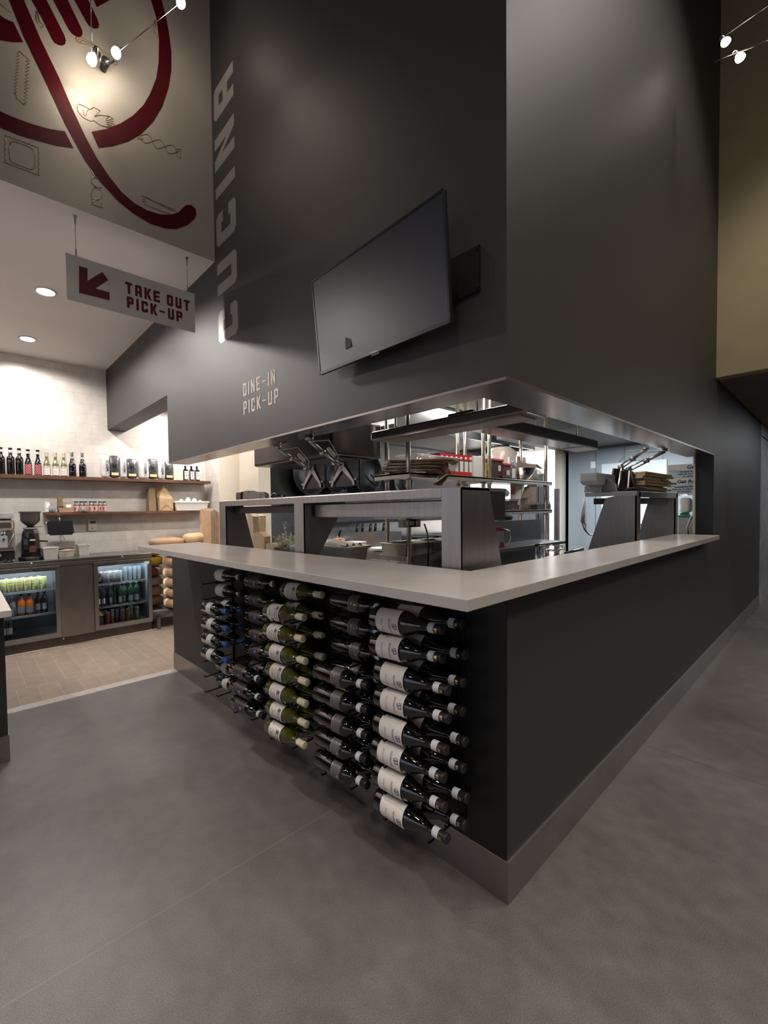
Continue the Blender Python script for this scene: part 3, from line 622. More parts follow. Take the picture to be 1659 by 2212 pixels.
for k, (x0, x1) in enumerate(((-1.40, -.708), (-.352, .328))):
    fm = MB(); w_ = .045
    z0, z1 = .115, .93
    fm.prism([(x0, CF, z1), (x1, CF, z1), (x1 - w_, CF, z1 - w_ * 1.1), (x0 + w_, CF, z1 - w_ * 1.1)], (0, .028, 0)); fm.prism([(x0, CF, z0), (x1, CF, z0), (x1 - w_, CF, z0 + w_ * 1.1), (x0 + w_, CF, z0 + w_ * 1.1)], (0, .028, 0))
    fm.prism([(x0, CF, z0), (x0 + w_, CF, z0 + w_ * 1.1), (x0 + w_, CF, z1 - w_ * 1.1), (x0, CF, z1)], (0, .028, 0)); fm.prism([(x1, CF, z0), (x1 - w_, CF, z0 + w_ * 1.1), (x1 - w_, CF, z1 - w_ * 1.1), (x1, CF, z1)], (0, .028, 0))
    d = fm.build('door', STEELD, t, bevel=.0015)
    B(x0 + w_, x1 - w_, CF + .012, CF + .018, z0 + w_, z1 - w_).build('door_glass', mat('cooler_glass', (.95, .97, .98), .03, trans=1, ior=1.12, noise=(10, .01)), d)
    hx0, hx1 = ((x1 - .27, x1 - .01) if k == 0 else (x0 + .01, x0 + .27))
    MB().prism([(hx0, CF - .004, z1 - .022), (hx1, CF - .004, z1 - .022), (hx1 - .035, CF - .004, z1 - .05), (hx0 + .035, CF - .004, z1 - .05)], (0, .01, 0)).build('handle', mat('handle_grey', (.09, .08, .075), .35, .6, noise=(20, .05)), d)
    B(x0 + .05, x1 - .05, 4.90, 4.92, .895, .905).build('light_strip', LITC, t)
    lamp('cooler_lamp', 'AREA', ((x0 + x1) / 2, 4.858, .885), 20, W3, .55, .05, aim=((x0 + x1) / 2, 5.08, .55))
    for zs in ((.665, .395) if k == 0 else (.655, .375)):
        sb = MB(); xa, xb = x0 + .03, x1 - .045
        for i in range(26): x = xa + (xb - xa) * i / 25; sb.cyl((x, 4.87, zs), (x, 5.33, zs), .0022, n=5)
        for y, dz in ((4.87, 0), (4.868, -.014), (5.1, 0), (5.33, 0)): sb.cyl((xa, y, zs + dz), (xb, y, zs + dz), .0032, n=5)
        sb.build('wire_shelf', mat('shelf_wire', (.45, .47, .48), .3, .8, noise=(10, .05)), t)
B(.235, .30, CF - .001, CF + .0005, .862, .895).build('paper_sticker', PAPERW, t)

def can(label, body, top=STEELM, h=.145, r=.036, deco=None, group=None, name='drink_can', cat='drink can'):
    t = thing(name, label, cat, group=group)
    MB().lathe([(r * .8, 0), (r, .008), (r, h * .9), (r * .82, h)], 18).build('can_body', body, t)
    MB().lathe([(r * .82, h), (r * .84, h + .003), (r * .76, h + .003), (r * .74, h + .001), (.0, h + .001)], 16, cap=False).build('lid', top, t)
    if deco: deco(t, r + .0006)
    return t
def curved(t, r, z0, z1, a, da, m, name='label', n=6): return MB().lathe([(r, z0), (r, z1)], n, a0=a - da, a1=a + da, cap=False).build(name, m, t)
YEL = mat('yellow_green_print', (.66, .70, .34), .4, noise=(60, .25)); YELB = mat('bright_yellow', (.75, .55, .03), .4, noise=(20, .05))
AF = -PI / 2 - .35   # label direction of things that face the room
def d_eye(t, r):
    curved(t, r, .075, .097, AF, .62, YELB, 'label_print'); curved(t, r + .0003, .098, .104, AF, .68, INK, 'label_print'); curved(t, r + .0003, .066, .075, AF, .55, INK, 'label_print'); curved(t, r + .0006, .076, .087, AF + .1, .2, PAPERW, 'label_print')
base = can('', YEL, deco=d_eye, group='pale yellow cans in the left cooler'); first = True
spots = [(-1.235 + .076 * i, 4.915) for i in range(6)] + [(-1.20 + .076 * i, 4.99) for i in range(5)]
for i, (x, y) in enumerate(spots):
    lab = f'pale yellow can with eye print in left cooler, {"front" if i < 6 else "rear"} row, {ORD[(i if i < 6 else i - 6)]} from left'
    if i == 0: base.location = (x, y, .669); base['label'] = lab
    else: dup(base, (x, y, .669), (.0 if i not in (4, 5) else -.9) + .1 * (i % 3), lab)
def bottle(label, glass, h=.20, r=.03, cap_m=None, lab=None, neck=.012, sh=.62, group=None, name='drink_bottle', cat='bottle', ang=AF, full=False, ndeco=None, capname='cap'):
    t = thing(name, label, cat, group=group)
    MB().lathe([(r * .9, 0), (r, .006), (r, h * sh), (r * .9, h * (sh + .06)), (neck * 1.5, h * (sh + .19)), (neck, h * (sh + .25)), (neck, h * .97)], 16).build('bottle_body', glass, t)
    MB().lathe([(neck * 1.15, h * .92), (neck * 1.2, h), (0, h)], 12).build(capname, cap_m or BLACK, t)
    if lab:
        z0, z1, m_, da = lab
        if full: MB().lathe([(r + .0006, z0), (r + .0006, z1)], 18, cap=False).build('label', m_, t)
        else: curved(t, r + .0006, z0, z1, ang, da, m_, n=8)
    if ndeco: ndeco(t, r)
    return t
ORG = mat('orange_drink', (.55, .13, .01), .12, coat=.5, noise=(10, .1)); DRK = mat('dark_drink', (.012, .012, .018), .1, coat=.5, noise=(10, .1)); GRB = mat('green_bottle_glass', (.012, .035, .020), .08, coat=.6, noise=(10, .2))
LB2 = mat('blue_white_label', (.45, .55, .62), .5, noise=(60, .2)); LB3 = mat('speckled_label', (.35, .35, .40), .5, noise=(90, .5))
for i, x in enumerate((-1.07, -.99)):
    bottle(('orange soda bottle in the left cooler, left of the pair', 'orange soda bottle in the left cooler, right of the pair')[i], ORG, .235, .038, DRK, (.03, .10, LB3, 1.1), group='orange drinks').location = (x, 4.93, .397)
for i, x in enumerate((-.905, -.845)):
    bottle(('dark drink bottle right beside the orange bottles in left cooler', 'rightmost dark drink bottle on the middle shelf of the left cooler')[i], DRK, .235, .034, BLACK, (.04, .11, LB3, .8), group='dark drinks').location = (x, 4.95, .397)
for i, x in enumerate((-1.22, -1.15)):
    bottle(('clear glass drink bottle at the left of the left cooler middle shelf', 'clear glass drink bottle beside the orange bottles')[i], CLEAR, .22, .036, STEELD, (.03, .09, LB3, .5)).location = (x, 4.93, .397)
for i, x in enumerate((-1.245, -1.185)):
    o = wine('wine_bottle', ('tall dark wine bottle at the bottom of the left cooler, left one', 'tall dark wine bottle at the bottom of the left cooler, right one')[i], G_RED, FOILB, L=.31, r=.036, lab=(.07, .14, PAPERW, 1.2), ang=AF, group='wine bottles in the left cooler'); o.location = (x, 4.93, .142)
# right cooler: top cans and stacked glasses
WC = mat('black_white_print', (.72, .74, .74), .4, noise=(45, .1))
def d_v(t, r):
    for a in (-.35, .1, .5): curved(t, r, .02, .05, AF + a, .05, INK, 'label_print', 2)
    curved(t, r, .055, .075, AF + .1, .3, LGREY, 'label_print', 4)
def d_dk(t, r): curved(t, r, .03, .085, AF, .4, mat('brown_print', (.30, .16, .09), .5, noise=(50, .4)), 'label_print')
for i, (x, y) in enumerate(((-.265, 4.90), (-.25, 4.98))):
    can(('black printed can at the left of the right cooler top shelf, front', 'black printed can at the left of the right cooler, behind')[i], BLACK, deco=d_dk, group='black cans').location = (x, y, .659)
for i, (x, y) in enumerate(((-.185, 4.90), (-.115, 4.90), (-.045, 4.90), (-.17, 4.98), (-.10, 4.98), (-.03, 4.98))):
    can(f'white can with black marks in right cooler top shelf, {"front" if i < 3 else "rear"} row, {ORD[i % 3]} from left', WC, deco=d_v, group='white cans in the right cooler').location = (x, y, .659)
PINT = mat('stacked_glass', (.72, .82, .90), .04, trans=.75, ior=1.2, noise=(10, .02))
for i in range(8):
    x, y = .035 + .057 * (i % 4), 4.92 + .08 * (i // 4)
    t = tag(MB().lathe([(.027, .17), (.0255, .164), (.022, .02), (.023, 0), (.0, .0), (.0, .008), (.020, .010), (.0245, .166), (.0265, .171)][::-1] if False else [(.0, .0), (.021, .0), (.022, .01), (.031, .175), (.0295, .175), (.020, .014), (0, .012)], 18, cap=False).build('pint_glass', PINT), f'clear pint glass upside down in right cooler, {"front" if i < 4 else "rear"} row, {ORD[i % 4]} from left', 'glass', 'pint glasses')
    t.location = (x, y, .659 + .175 if False else .659)
for i, x in enumerate((-.29, -.235)):
    bottle(('dark beer bottle with round label, leftmost in the right cooler middle shelf', 'dark beer bottle with round label, second in the right cooler middle shelf')[i], DRK, .25, .034, BLACK, (.035, .10, WPLA, .8), group='dark beer bottles').location = (x, 4.90, .379)
def d_tri(t, r): curved(t, r * .86, .138, .165, AF + .15, .45, LB2, 'neck_label')
for i, x in enumerate((-.15, -.095, -.035, .02, .09, .165)):
    bottle(f'green mineral water bottle with pale blue label in right cooler, {ORD[i]} from left', GRB, .262, .0345, mat('pale_cap', (.6, .66, .72), .3, .5, noise=(20, .05)), (.03, .10, LB2, (.5, .25, .5, .5, .95, .95)[i]), group='mineral water bottles', ndeco=d_tri if i in (0, 4, 5) else None).location = (x, 4.90 + .03 * (i in (1, 3)), .379)
PURP = mat('grey_can_print', (.17, .15, .17), .3, .5, noise=(50, .3)); REDC = mat('rose_can_print', (.32, .06, .07), .3, .3, noise=(60, .4)); OLC = mat('olive_can_print', (.28, .24, .12), .3, .3, noise=(60, .5)); SILP = mat('silver_can_print', (.42, .41, .40), .3, .4, noise=(35, .6))
for i, (x, y, m_, h, lb) in enumerate(((-.265, 4.90, PURP, .125, 'can under a yellow cup, bottom left of the right cooler'), (-.19, 4.90, REDC, .15, 'rose printed can at the bottom of the right cooler'), (-.20, 4.98, SILP, .16, 'silver can behind the rose can'), (-.13, 4.94, SILP, .17, 'patterned can right of the rose can'), (-.07, 4.93, PURP, .165, 'plain grey can in the middle of the right cooler bottom'), (-.015, 4.90, PURP, .17, 'grey can with small white square print'), (.0, 4.99, SILP, .175, 'silver can behind the grey cans'), (.055, 4.90, OLC, .165, 'olive printed can at the bottom of the right cooler'), (.10, 4.95, SILP, .18, 'tall silver can behind the olive can'), (.17, 4.92, SILP, .17, 'silver can with star print, rightmost in the bottom'))):
    can(lb, m_, h=h, r=.031, group='tall cans in the right cooler').location = (x, y, .142)
t = thing('paper_cup', 'yellow cup upside down on a can in the right cooler', 'cup', (-.265, 4.90, .271)); MB().lathe([(.036, 0), (.036, .008), (.033, .010), (.028, .075), (0, .075)], 18, cap=False).build('cup_wall', mat('cup_yellow', (.62, .58, .12), .5, noise=(15, .05)), t); MB().lathe([(.037, -.0005), (.037, .004)], 18, cap=False).build('rim', WPLA, t)

# wooden shelves
tag(B(-1.6, 1.355, 5.15, YB_ - .001, 1.932, 1.972).build('wall_shelf', WOOD, bevel=.002), 'upper long dark wooden shelf on the tiled wall', 'shelf')
tag(B(-.775, 1.28, 5.19, YB_ - .001, 1.505, 1.537).build('wall_shelf', WOOD, bevel=.002), 'lower shorter dark wooden shelf on the tiled wall', 'shelf')
US, LS, CT = 1.972, 1.537, 1.0
def ux(px, py=1000, y=5.2, z=None): return at(px, py, 'Y', y).x
def d_gold2(t, r, a): 
    ring(t, r, .15, .160, a - .35, a + .35, GOLD); ring(t, r, .138, .141, a - .6, a + .6, GOLD)
row = [('tall dark wine bottle with gold print', G_RED, FOILB, 'bordeaux', (8, 43, 70, ), d_gold2, None, .30),
       ('netted wine bottle with red label', G_RED, FOILB, 'spark', (117 - 56, 81), None, None, .29)]
for i, px in enumerate((2, 23, 42)):
    o = wine('wine_bottle', f'dark wine bottle with gold print on the upper shelf, {ORD[i]} from left', G_RED, FOILB, L=.305, r=.0385, fl=.16, band=BANDW, deco=d_gold2, ang=AF, group='shelf wine bottles'); o.location = (ux(px), 5.2, US)
NET = mat('white_netting', (.55, .55, .56), .5, noise=(50, .1)); REDL = mat('red_label', (.42, .04, .05), .5, noise=(30, .1))
for i, px in enumerate((61, 82)):
    o = wine('wine_bottle', f'wine bottle wrapped in white netting on the upper shelf, {("left", "right")[i]} one', G_RED, FOILB, 'spark', L=.30, r=.037, fl=.16, band=BANDW, lab=(.01, .12, REDL, 1.0), ang=AF, group='netted wine bottles'); o.location = (ux(px), 5.2, US)
    mb = MB()
    for s in (1, -1):
        for j in range(9):
            mb.tube([((.0388 if z < .12 else .0388 - (z - .12) * .26) * math.cos(j * 2 * PI / 9 + s * z * 22), (.0388 if z < .12 else .0388 - (z - .12) * .26) * math.sin(j * 2 * PI / 9 + s * z * 22), z) for z in [.004 + .18 * q / 12 for q in range(13)]], .0008, 4)
    mb.build('netting', NET, o)
GLW = mat('green_wine_glass', (.14, .15, .05), .08, coat=.5, noise=(20, .3))
def d_lab(t, r, a):
    for z in (.098, .088, .055, .030): ring(t, r, z, z + .003, a - .6, a + .6, GREYI)
    ring(t, r, .103, .109, a - .9, a - .3, INK); ring(t, r, .103, .109, a + .3, a + .9, INK)
for i, px in enumerate((101, 120, 138)):
    o = wine('wine_bottle', f'green bottle with cream foil and cream label on the upper shelf, {ORD[i]} from left', GLW, FOILC, 'spark', L=.285, r=.037, fl=.2, lab=(.008, .115, LBW, 1.2), deco=d_lab, ang=AF, group='cream-label shelf bottles'); o.location = (ux(px), 5.2, US)
for i, px in enumerate((156, 178)):
    o = wine('wine_bottle', f'black sparkling wine bottle with silver foil on the upper shelf, {("left", "right")[i]} one', G_RED, FOILS, 'spark', L=.305, r=.041, fl=.33, ang=AF, group='sparkling wine bottles'); o.location = (ux(px), 5.2, US)
    MB().lathe([(.0195, .205), (.025, .195), (.022, .235), (.0198, .24)], 14, cap=False).build('foil_skirt', FOILS, o)
    text_mesh('AMICONE', .010, LGREY, 'label_print', o, None, (.0416, AF), dz=.06)
# coffee bags
BAGW = mat('white_coffee_bag', (.66, .65, .64), .32, noise=(6, .08), bump=(14, .9)); BAGD = mat('dark_coffee_bag', (.11, .11, .115), .2, .35, noise=(9, .8), bump=(18, 1.0)); LBY = mat('pale_yellow_label', (.72, .66, .32), .5, noise=(10, .05))
def pouch(w, d, h, rng, top=.25, n=9):
    """gusseted bag that narrows to a crimped top"""
    mb = MB(); vs = []; L = 7; per = [(-1, -1), (0, -1.05), (1, -1), (1.0, 0), (1, 1), (0, 1.05), (-1, 1), (-1.0, 0)]
    for k in range(L):
        q = k / (L - 1); f = 1 if q < .65 else 1 - (1 - top) * ((q - .65) / .35) ** 1.2
        for a, b in per: vs.append((a * w / 2 * (1 - .04 * q) + rng.uniform(-1, 1) * w * .025, b * d / 2 * f + rng.uniform(-1, 1) * d * .03, q * h + (rng.uniform(-1, 1) * h * .012 if 0 < k else 0)))
    fs = [(k * 8 + i, k * 8 + (i + 1) % 8, (k + 1) * 8 + (i + 1) % 8, (k + 1) * 8 + i) for k in range(L - 1) for i in range(8)] + [tuple(reversed(range(8))), tuple((L - 1) * 8 + i for i in range(8))]
    return mb.add(vs, fs, True)
bags = [(245, 'w', .105, .250), (258 - 6 + 10, None, 0, 0)]
for i, (pl, pr, kind, h, lb) in enumerate(((218, 236, 'w', .265, 'white crumpled coffee bag, leftmost on the upper shelf'), (236, 258, 'd', .265, 'black and silver coffee bag, second on the upper shelf'), (258, 273, 'w', .255, 'narrow white coffee bag between two dark ones, third on the shelf'), (273, 296, 'd', .240, 'dark coffee bag with yellow label, fourth on the upper shelf'), (298, 321, 'w', .245, 'white coffee bag leaning beside a crinkled silver one'), (319, 340, 'd', .255, 'crinkled silver and black coffee bag, sixth on the shelf'), (339, 355, 'w', .240, 'white coffee bag, seventh along, before the dark wall edge'), (355, 374, 'd', .235, 'dark coffee bag with green label, last before the white box'))):
    xa, xb = ux(pl), ux(pr); w_ = xb - xa; rg = random.Random(i + 3)
    t = thing('coffee_bag', lb, 'coffee bag', ((xa + xb) / 2, 5.21, US), 0, 'coffee bags on the upper shelf')
    pouch(w_ * 1.02, .085, h * 1.12, rg).build('bag', BAGW if kind == 'w' else BAGD, t, sub=1)
    if kind == 'w': text_mesh('UMBRIA', .050 if i != 2 else .042, INK, 'print', t, frame((w_ * .12 if i else w_ * .2, -.0530, h * .52), (0, 0, 1), (-1, 0, 0)), bold=.0006)
    else: B(-w_ * .38, w_ * .30, -.0485, -.0475, h * .13, h * .26).build('label', LBY if i < 4 else mat('lime_label', (.62, .72, .25), .5, noise=(20, .2)), t)
x0, x1 = ux(374, 1020), ux(395, 1020)
tag(B(x0, x1, 5.19, 5.33, US, US + .175).build('paper_box', mat('cream_box', (.66, .63, .52), .6, noise=(8, .03)), bevel=.003), 'plain cream box at the right of the coffee bags', 'box')
for i, px in enumerate((401, 414, 426)):
    xx = ux(px, 1020); t = thing('syrup_bottle', f'dark square bottle with cream label right of the cream box, {ORD[i]} from left', 'bottle', (xx, 5.21, US), 0, 'square bottles on the upper shelf')
    mb = MB(); mb.box(-.030, .030, -.030, .030, 0, .155); mb.lathe([(.028, .155), (.014, .175), (.013, .195)], 12); mb.build('bottle_body', G_RED, t, bevel=.004)
    B(-.026, .026, -.0318, -.0305, .018, .135).build('label', LBW, t); MB().box(-.015, .012, -.0325, -.0318, .105, .115).box(-.004, .010, -.0325, -.0318, .065, .085).box(-.02, .02, -.0325, -.0318, .035, .038).build('label_print', GREYI, t)
    MB().lathe([(.015, .190), (.016, .215), (0, .215)], 12).build('cap', BLACK, t)
# lower shelf
def lx(px, py=1095): return at(px, py, 'Y', 5.24).x
t = thing('cup_stack', 'upturned white paper cups at the left end of the lower shelf', 'cups', (lx(103), 5.27, LS))
for k in range(3): MB().lathe([(.042, .006 + .02 * k), (.041, .012 + .02 * k), (.028, .085 + .02 * k), (0, .088 + .02 * k)], 18, cap=False).build('cup', WPLA, t)
t = tag(MB().lathe([(0, .006), (.030, .006), (.034, .075), (.036, .075), (.034, 0), (0, 0)], 18, cap=False).build('drinking_glass', PINT), 'clear tumbler in front of the white cups on lower shelf', 'glass'); t.location = (lx(112), 5.22, LS)
t = tag(MB().lathe([(0, .005), (.026, .005), (.029, .055), (.031, .055), (.028, 0), (0, 0)], 18, cap=False).build('drinking_glass', PINT), 'small clear tumbler before the pink-labelled bottles', 'glass'); t.location = (lx(179), 5.205, LS)
xx = lx(141); mb = MB(); a_, b_, h_ = .085, .075, .055
mb.add([(-a_ * .82, -.04, 0), (a_ * .82, -.04, 0), (a_ * .82, .04, 0), (-a_ * .82, .04, 0), (-a_, -.05, h_), (a_, -.05, h_), (a_, .05, h_), (-a_, .05, h_), (-a_ * .95, -.045, h_), (a_ * .95, -.045, h_), (a_ * .95, .045, h_), (-a_ * .95, .045, h_), (-a_ * .8, -.036, .006), (a_ * .8, -.036, .006), (a_ * .8, .036, .006), (-a_ * .8, .036, .006)],
       [(0, 3, 2, 1), (0, 1, 5, 4), (1, 2, 6, 5), (2, 3, 7, 6), (3, 0, 4, 7), (4, 5, 9, 8), (5, 6, 10, 9), (6, 7, 11, 10), (7, 4, 8, 11), (8, 9, 13, 12), (9, 10, 14, 13), (10, 11, 15, 14), (11, 8, 12, 15), (12, 13, 14, 15)])
o = tag(mb.build('paper_tray', KRAFT), 'small open kraft paper tray holding cups on the lower shelf', 'tray'); o.location = (xx, 5.25, LS)
t = thing('paper_cup', 'white cup with wooden stirrers standing in the kraft tray', 'cup', (xx + .035, 5.25, LS + .007)); MB().lathe([(0, 0), (.022, 0), (.036, .085), (.034, .085), (.021, .004), (0, .004)], 18, cap=False).build('cup_wall', WPLA, t)
rg = random.Random(2); mb = MB()
for k in range(14): a = rg.uniform(0, 2 * PI); rr = rg.uniform(.004, .016); mb.tube([(rr * math.cos(a), rr * math.sin(a), .01), (rr * 3.2 * math.cos(a), rr * 3.2 * math.sin(a), .15 - rr)], .0018, 4)
mb.build('stirrers', mat('birch_sticks', (.55, .42, .26), .7, noise=(20, .1)), t, kind='stuff')
t = tag(MB().lathe([(0, 0), (.030, 0), (.030, .055), (.031, .062), (0, .062)], 16).build('black_cup', BLACK), 'small black cup standing in the kraft tray', 'cup'); t.location = (xx - .042, 5.25, LS + .007)
t = tag(B(-.025, .025, -.03, .03, 0, .19).build('wooden_block', mat('olive_wood', (.35, .26, .11), .6, noise=(10, .2)), bevel=.006), 'olive brown wooden block behind the kraft tray', 'box'); t.location = (lx(133), 5.35, LS)
PINKL = mat('pink_label', (.66, .42, .36), .5, noise=(10, .05)); CLR = mat('pale_bottle_glass', (.30, .27, .25), .1, coat=.5, noise=(10, .1))
for i in range(7):
    px = 165 + i * 10.2
    t = thing('juice_bottle', f'small bottle with pink label and dark cap on the lower shelf, {ORD[i]} from left', 'bottle', (lx(px) + .006 * (i % 2), 5.25 + .006 * (i % 3), LS), 0, 'pink-label bottles on the lower shelf')
    MB().lathe([(.026, 0), (.0275, .005), (.0275, .085), (.022, .100), (.0205, .125)], 16).build('bottle_body', CLR, t); MB().lathe([(.0225, .118), (.0225, .132), (0, .132)], 14).build('cap', BLACK, t)
    MB().lathe([(.028, .010), (.028, .078)], 16, cap=False).build('label', PINKL, t); curved(t, .0285, .02, .06, AF + .3 * (i % 3 - 1), .3, mat('plum_print', (.20, .05, .07), .5, noise=(60, .4)), 'label_print')
    MB().lathe([(.0279, .079), (.0279, .087)], 16, cap=False).build('dark_stripe', BLACK, t)
# brown paper bag
xx = (lx(344) + lx(371)) / 2; w_ = lx(371, 1090) - lx(341, 1090)
t = thing('paper_bag', 'tall folded brown paper bag on the lower shelf', 'bag', (xx, 5.26, LS)); hw_ = w_ / 2
mb = MB(); mb.add([(-hw_, -.06, 0), (hw_, -.06, 0), (hw_, .10, 0), (-hw_, .10, 0), (-hw_ * 1.02, -.062, .18), (hw_ * .98, -.058, .17), (hw_ * .85, .09, .22), (-hw_ * 1.3, .09, .22), (-hw_ * .2, -.01, .35), (hw_ * .25, -.02, .30), (-hw_ * .35, .03, .375), (-hw_ * .9, .03, .37)],
      [(0, 3, 2, 1), (0, 1, 5, 4), (1, 2, 6, 5), (2, 3, 7, 6), (3, 0, 4, 7), (4, 5, 9, 8), (5, 6, 9), (6, 10, 8, 9), (6, 7, 11, 10), (7, 4, 8, 11), (8, 10, 11)])
mb.build('bag', KRAFT, t, bevel=.004)
MB().prism([(-hw_ * .95, -.0635, .01), (-hw_ * .0, -.0635, .09), (hw_ * .95, -.0605, .012), (hw_ * .9, -.0605, .008), (0, -.0635, .082), (-hw_ * .9, -.0635, .006)], (0, -.0015, 0)).build('bottom_fold', mat('kraft_fold', (.36, .23, .12), .8, noise=(10, .1)), t)
tag(MB().add([(-.05, 0, 0), (.06, 0, 0), (.06, .13, 0), (-.05, .13, 0), (-.045, .01, .33), (.045, .01, .33), (.045, .12, .30), (-.045, .12, .30)], [(0, 3, 2, 1), (4, 5, 6, 7), (0, 1, 5, 4), (1, 2, 6, 5), (2, 3, 7, 6), (3, 0, 4, 7)]).xf(Matrix.Translation((lx(330, 1080), 5.25, LS))).build('paper_bag', mat('dull_kraft', (.30, .21, .12), .8, noise=(10, .15)), bevel=.006), 'second brown paper bag half hidden behind the folded one', 'bag')
# white tub with cups
xa, xb = lx(373, 1085), lx(448, 1085); xm = (xa + xb) / 2; hw_ = (xb - xa) / 2
t = thing('storage_tub', 'white plastic tub full of cups on the lower shelf', 'tub', (xm, 5.27, LS)); f = .86; hh_ = .135
mb = MB()
def tubring(sx, sy, z): return [(-sx, -sy, z), (sx, -sy, z), (sx, sy, z), (-sx, sy, z)]
rs_ = [tubring(hw_ * f, .085, 0), tubring(hw_ * .94, .10, hh_ * .84), tubring(hw_, .108, hh_ * .84), tubring(hw_, .108, hh_), tubring(hw_ * .93, .098, hh_), tubring(hw_ * .84, .082, .012)]
vs = [p for r_ in rs_ for p in r_]; fs = [(3, 2, 1, 0)] + [(k * 4 + i, k * 4 + (i + 1) % 4, k * 4 + 4 + (i + 1) % 4, k * 4 + 4 + i) for k in range(5) for i in range(4)] + [(20, 21, 22, 23)]
mb.add(vs, fs).build('tub', WPLA, t, bevel=.006)
for i, (dx, dz, r_, rot) in enumerate(((-.14, .105, .042, .3), (-.035, .130, .046, .9), (.065, .120, .045, 2.2), (.15, .095, .04, 1.0))):
    t = thing('coffee_cup', f'white coffee cup upturned in the plastic tub, {ORD[i]} from left', 'cup', (xm + dx, 5.25, LS + dz), rot, 'cups in the tub')
    MB().lathe([(r_, 0), (r_ * .98, .01), (r_ * .8, .04), (r_ * .5, .056), (r_ * .45, .062), (0, .060)], 18, cap=False).build('cup_body', PORC, t)
    MB().tube([(r_ * .92, 0, .012), (r_ * 1.3, 0, .015), (r_ * 1.45, 0, .03), (r_ * 1.2, 0, .045), (r_ * .75, 0, .042)], .005, 6).build('cup_handle', PORC, t)

# counter things
gx, gy = at(66, 1150, 'Y', 5.0).x, 5.0
t = thing('coffee_grinder', 'tall black coffee grinder with smoky bean hopper on the steel counter', 'grinder', (gx, gy, CT))
mb = MB(); mb.lathe([(.115, 0), (.118, .012), (.105, .05), (.10, .14), (.098, .22), (.09, .30), (.065, .36), (.045, .375)], 10, smooth=False); mb.xf(Matrix.Diagonal((.92, 1.0, 1, 1))); mb.build('body', mat('gloss_black', (.012, .011, .011), .15, coat=.4, noise=(10, .1)), t, bevel=.004)
MB().lathe([(.12, 0), (.125, .01), (.125, .03), (.11, .04)], 24).build('base', BLACK, t)
MB().lathe([(.028, .375), (.045, .39), (.096, .44), (.098, .53), (.104, .535)], 24, cap=False).build('bean_hopper', mat('smoked_plastic', (.10, .09, .095), .12, alpha=.82, spec=.6, noise=(10, .05)), t)
MB().lathe([(.106, .53), (.108, .548), (.0, .548)], 24).build('hopper_lid', mat('lid_grey', (.05, .045, .045), .4, noise=(10, .05)), t)
MB().lathe([(.03, .385), (.044, .395), (.085, .435), (0, .445)], 20).build('coffee_beans', mat('coffee_beans', (.035, .015, .01), .5, bump=(90, .9), noise=(60, .4)), t, kind='stuff')
MB().lathe([(.072, .352), (.074, .362), (.074, .366)], 20, cap=False, c=(.0, -.012, 0)).build('collar_ring', LGREY, t)
MB().ell((0.004, -.104, .225), .030, .006, .011).build('badge', LGREY, t)
MB().box(-.028, .032, -.112, -.08, .09, .16).build('dosing_window', mat('amber_window', (.12, .05, .025), .2, noise=(10, .1)), t, bevel=.004)
MB().cyl((.08, -.03, .21), (.16, -.05, .205), .010).build('dosing_lever', BLACK, t); MB().cyl((.03, -.02, .372), (.125, -.02, .374), .0025).build('adjuster', BLACK, t)
# espresso machine at the frame edge
t = thing('espresso_machine', 'chrome espresso machine cut by the left edge of the photo', 'espresso machine', (at(27, 1150, 'Y', 4.98).x - .115, 5.0, CT)); CH = mat('chrome', (.8, .79, .77), .08, 1, noise=(5, .03))
mb = MB(); mb.box(-.35, .125, -.17, .28, .34, .46); mb.build('upper_body', CH, t, bevel=.03); B(-.35, .135, -.02, .28, .06, .36).build('back_body', mat('machine_back', (.36, .33, .3), .4, .5, noise=(6, .05)), t)
B(-.36, .12, -.215, .28, .13, .17).build('drip_tray', CH, t, bevel=.008); B(-.36, .115, -.20, .28, .035, .13).build('control_panel', BLACK, t, bevel=.004)
B(.09, .135, -.015, .03, .14, .36).build('side_post', BLACK, t)
mb = MB()
for x in (-.15, .02): mb.cyl((x, -.11, .34), (x, -.11, .28), .033)
mb.build('group_head', CH, t); mb = MB(); mb.cyl((.02, -.11, .285), (.02, -.22, .25), .010); mb.build('portafilter_handle', BLACK, t)
MB().tube([(.10, -.14, .34), (.115, -.15, .30), (.06, -.18, .19)], .005).build('steam_wand', CH, t)
B(-.07, .055, -.205, -.20, .17, .29).build('instruction_card', mat('card_grey', (.33, .33, .34), .5, noise=(20, .05)), t)
MB().lathe([(.015, 0), (.018, .006), (0, .008)], 12, (-.02, -.2, .085), (0, -1, 0)).build('knob', STEELD, t)
mb = MB()
for x in (-.06, .0, .06, .10): mb.lathe([(.018, 0), (.012, .036)], 10, (x, -.15, 0))
mb.build('feet', STEELD, t)
t0 = None
for k in range(5):
    o = MB().lathe([(.0, 0), (.045, .0), (.075, .012), (.078, .015), (.073, .016), (.045, .006), (0, .005)], 22, cap=False).build('saucer', PORC)
    tag(o, f'white saucer in the stack on the espresso machine, {ORD[k]} from the bottom', 'saucer', 'saucers on the espresso machine'); o.location = (at(11, 1080, 'Y', 5.0).x, 5.02, CT + .46 + .0135 * k)
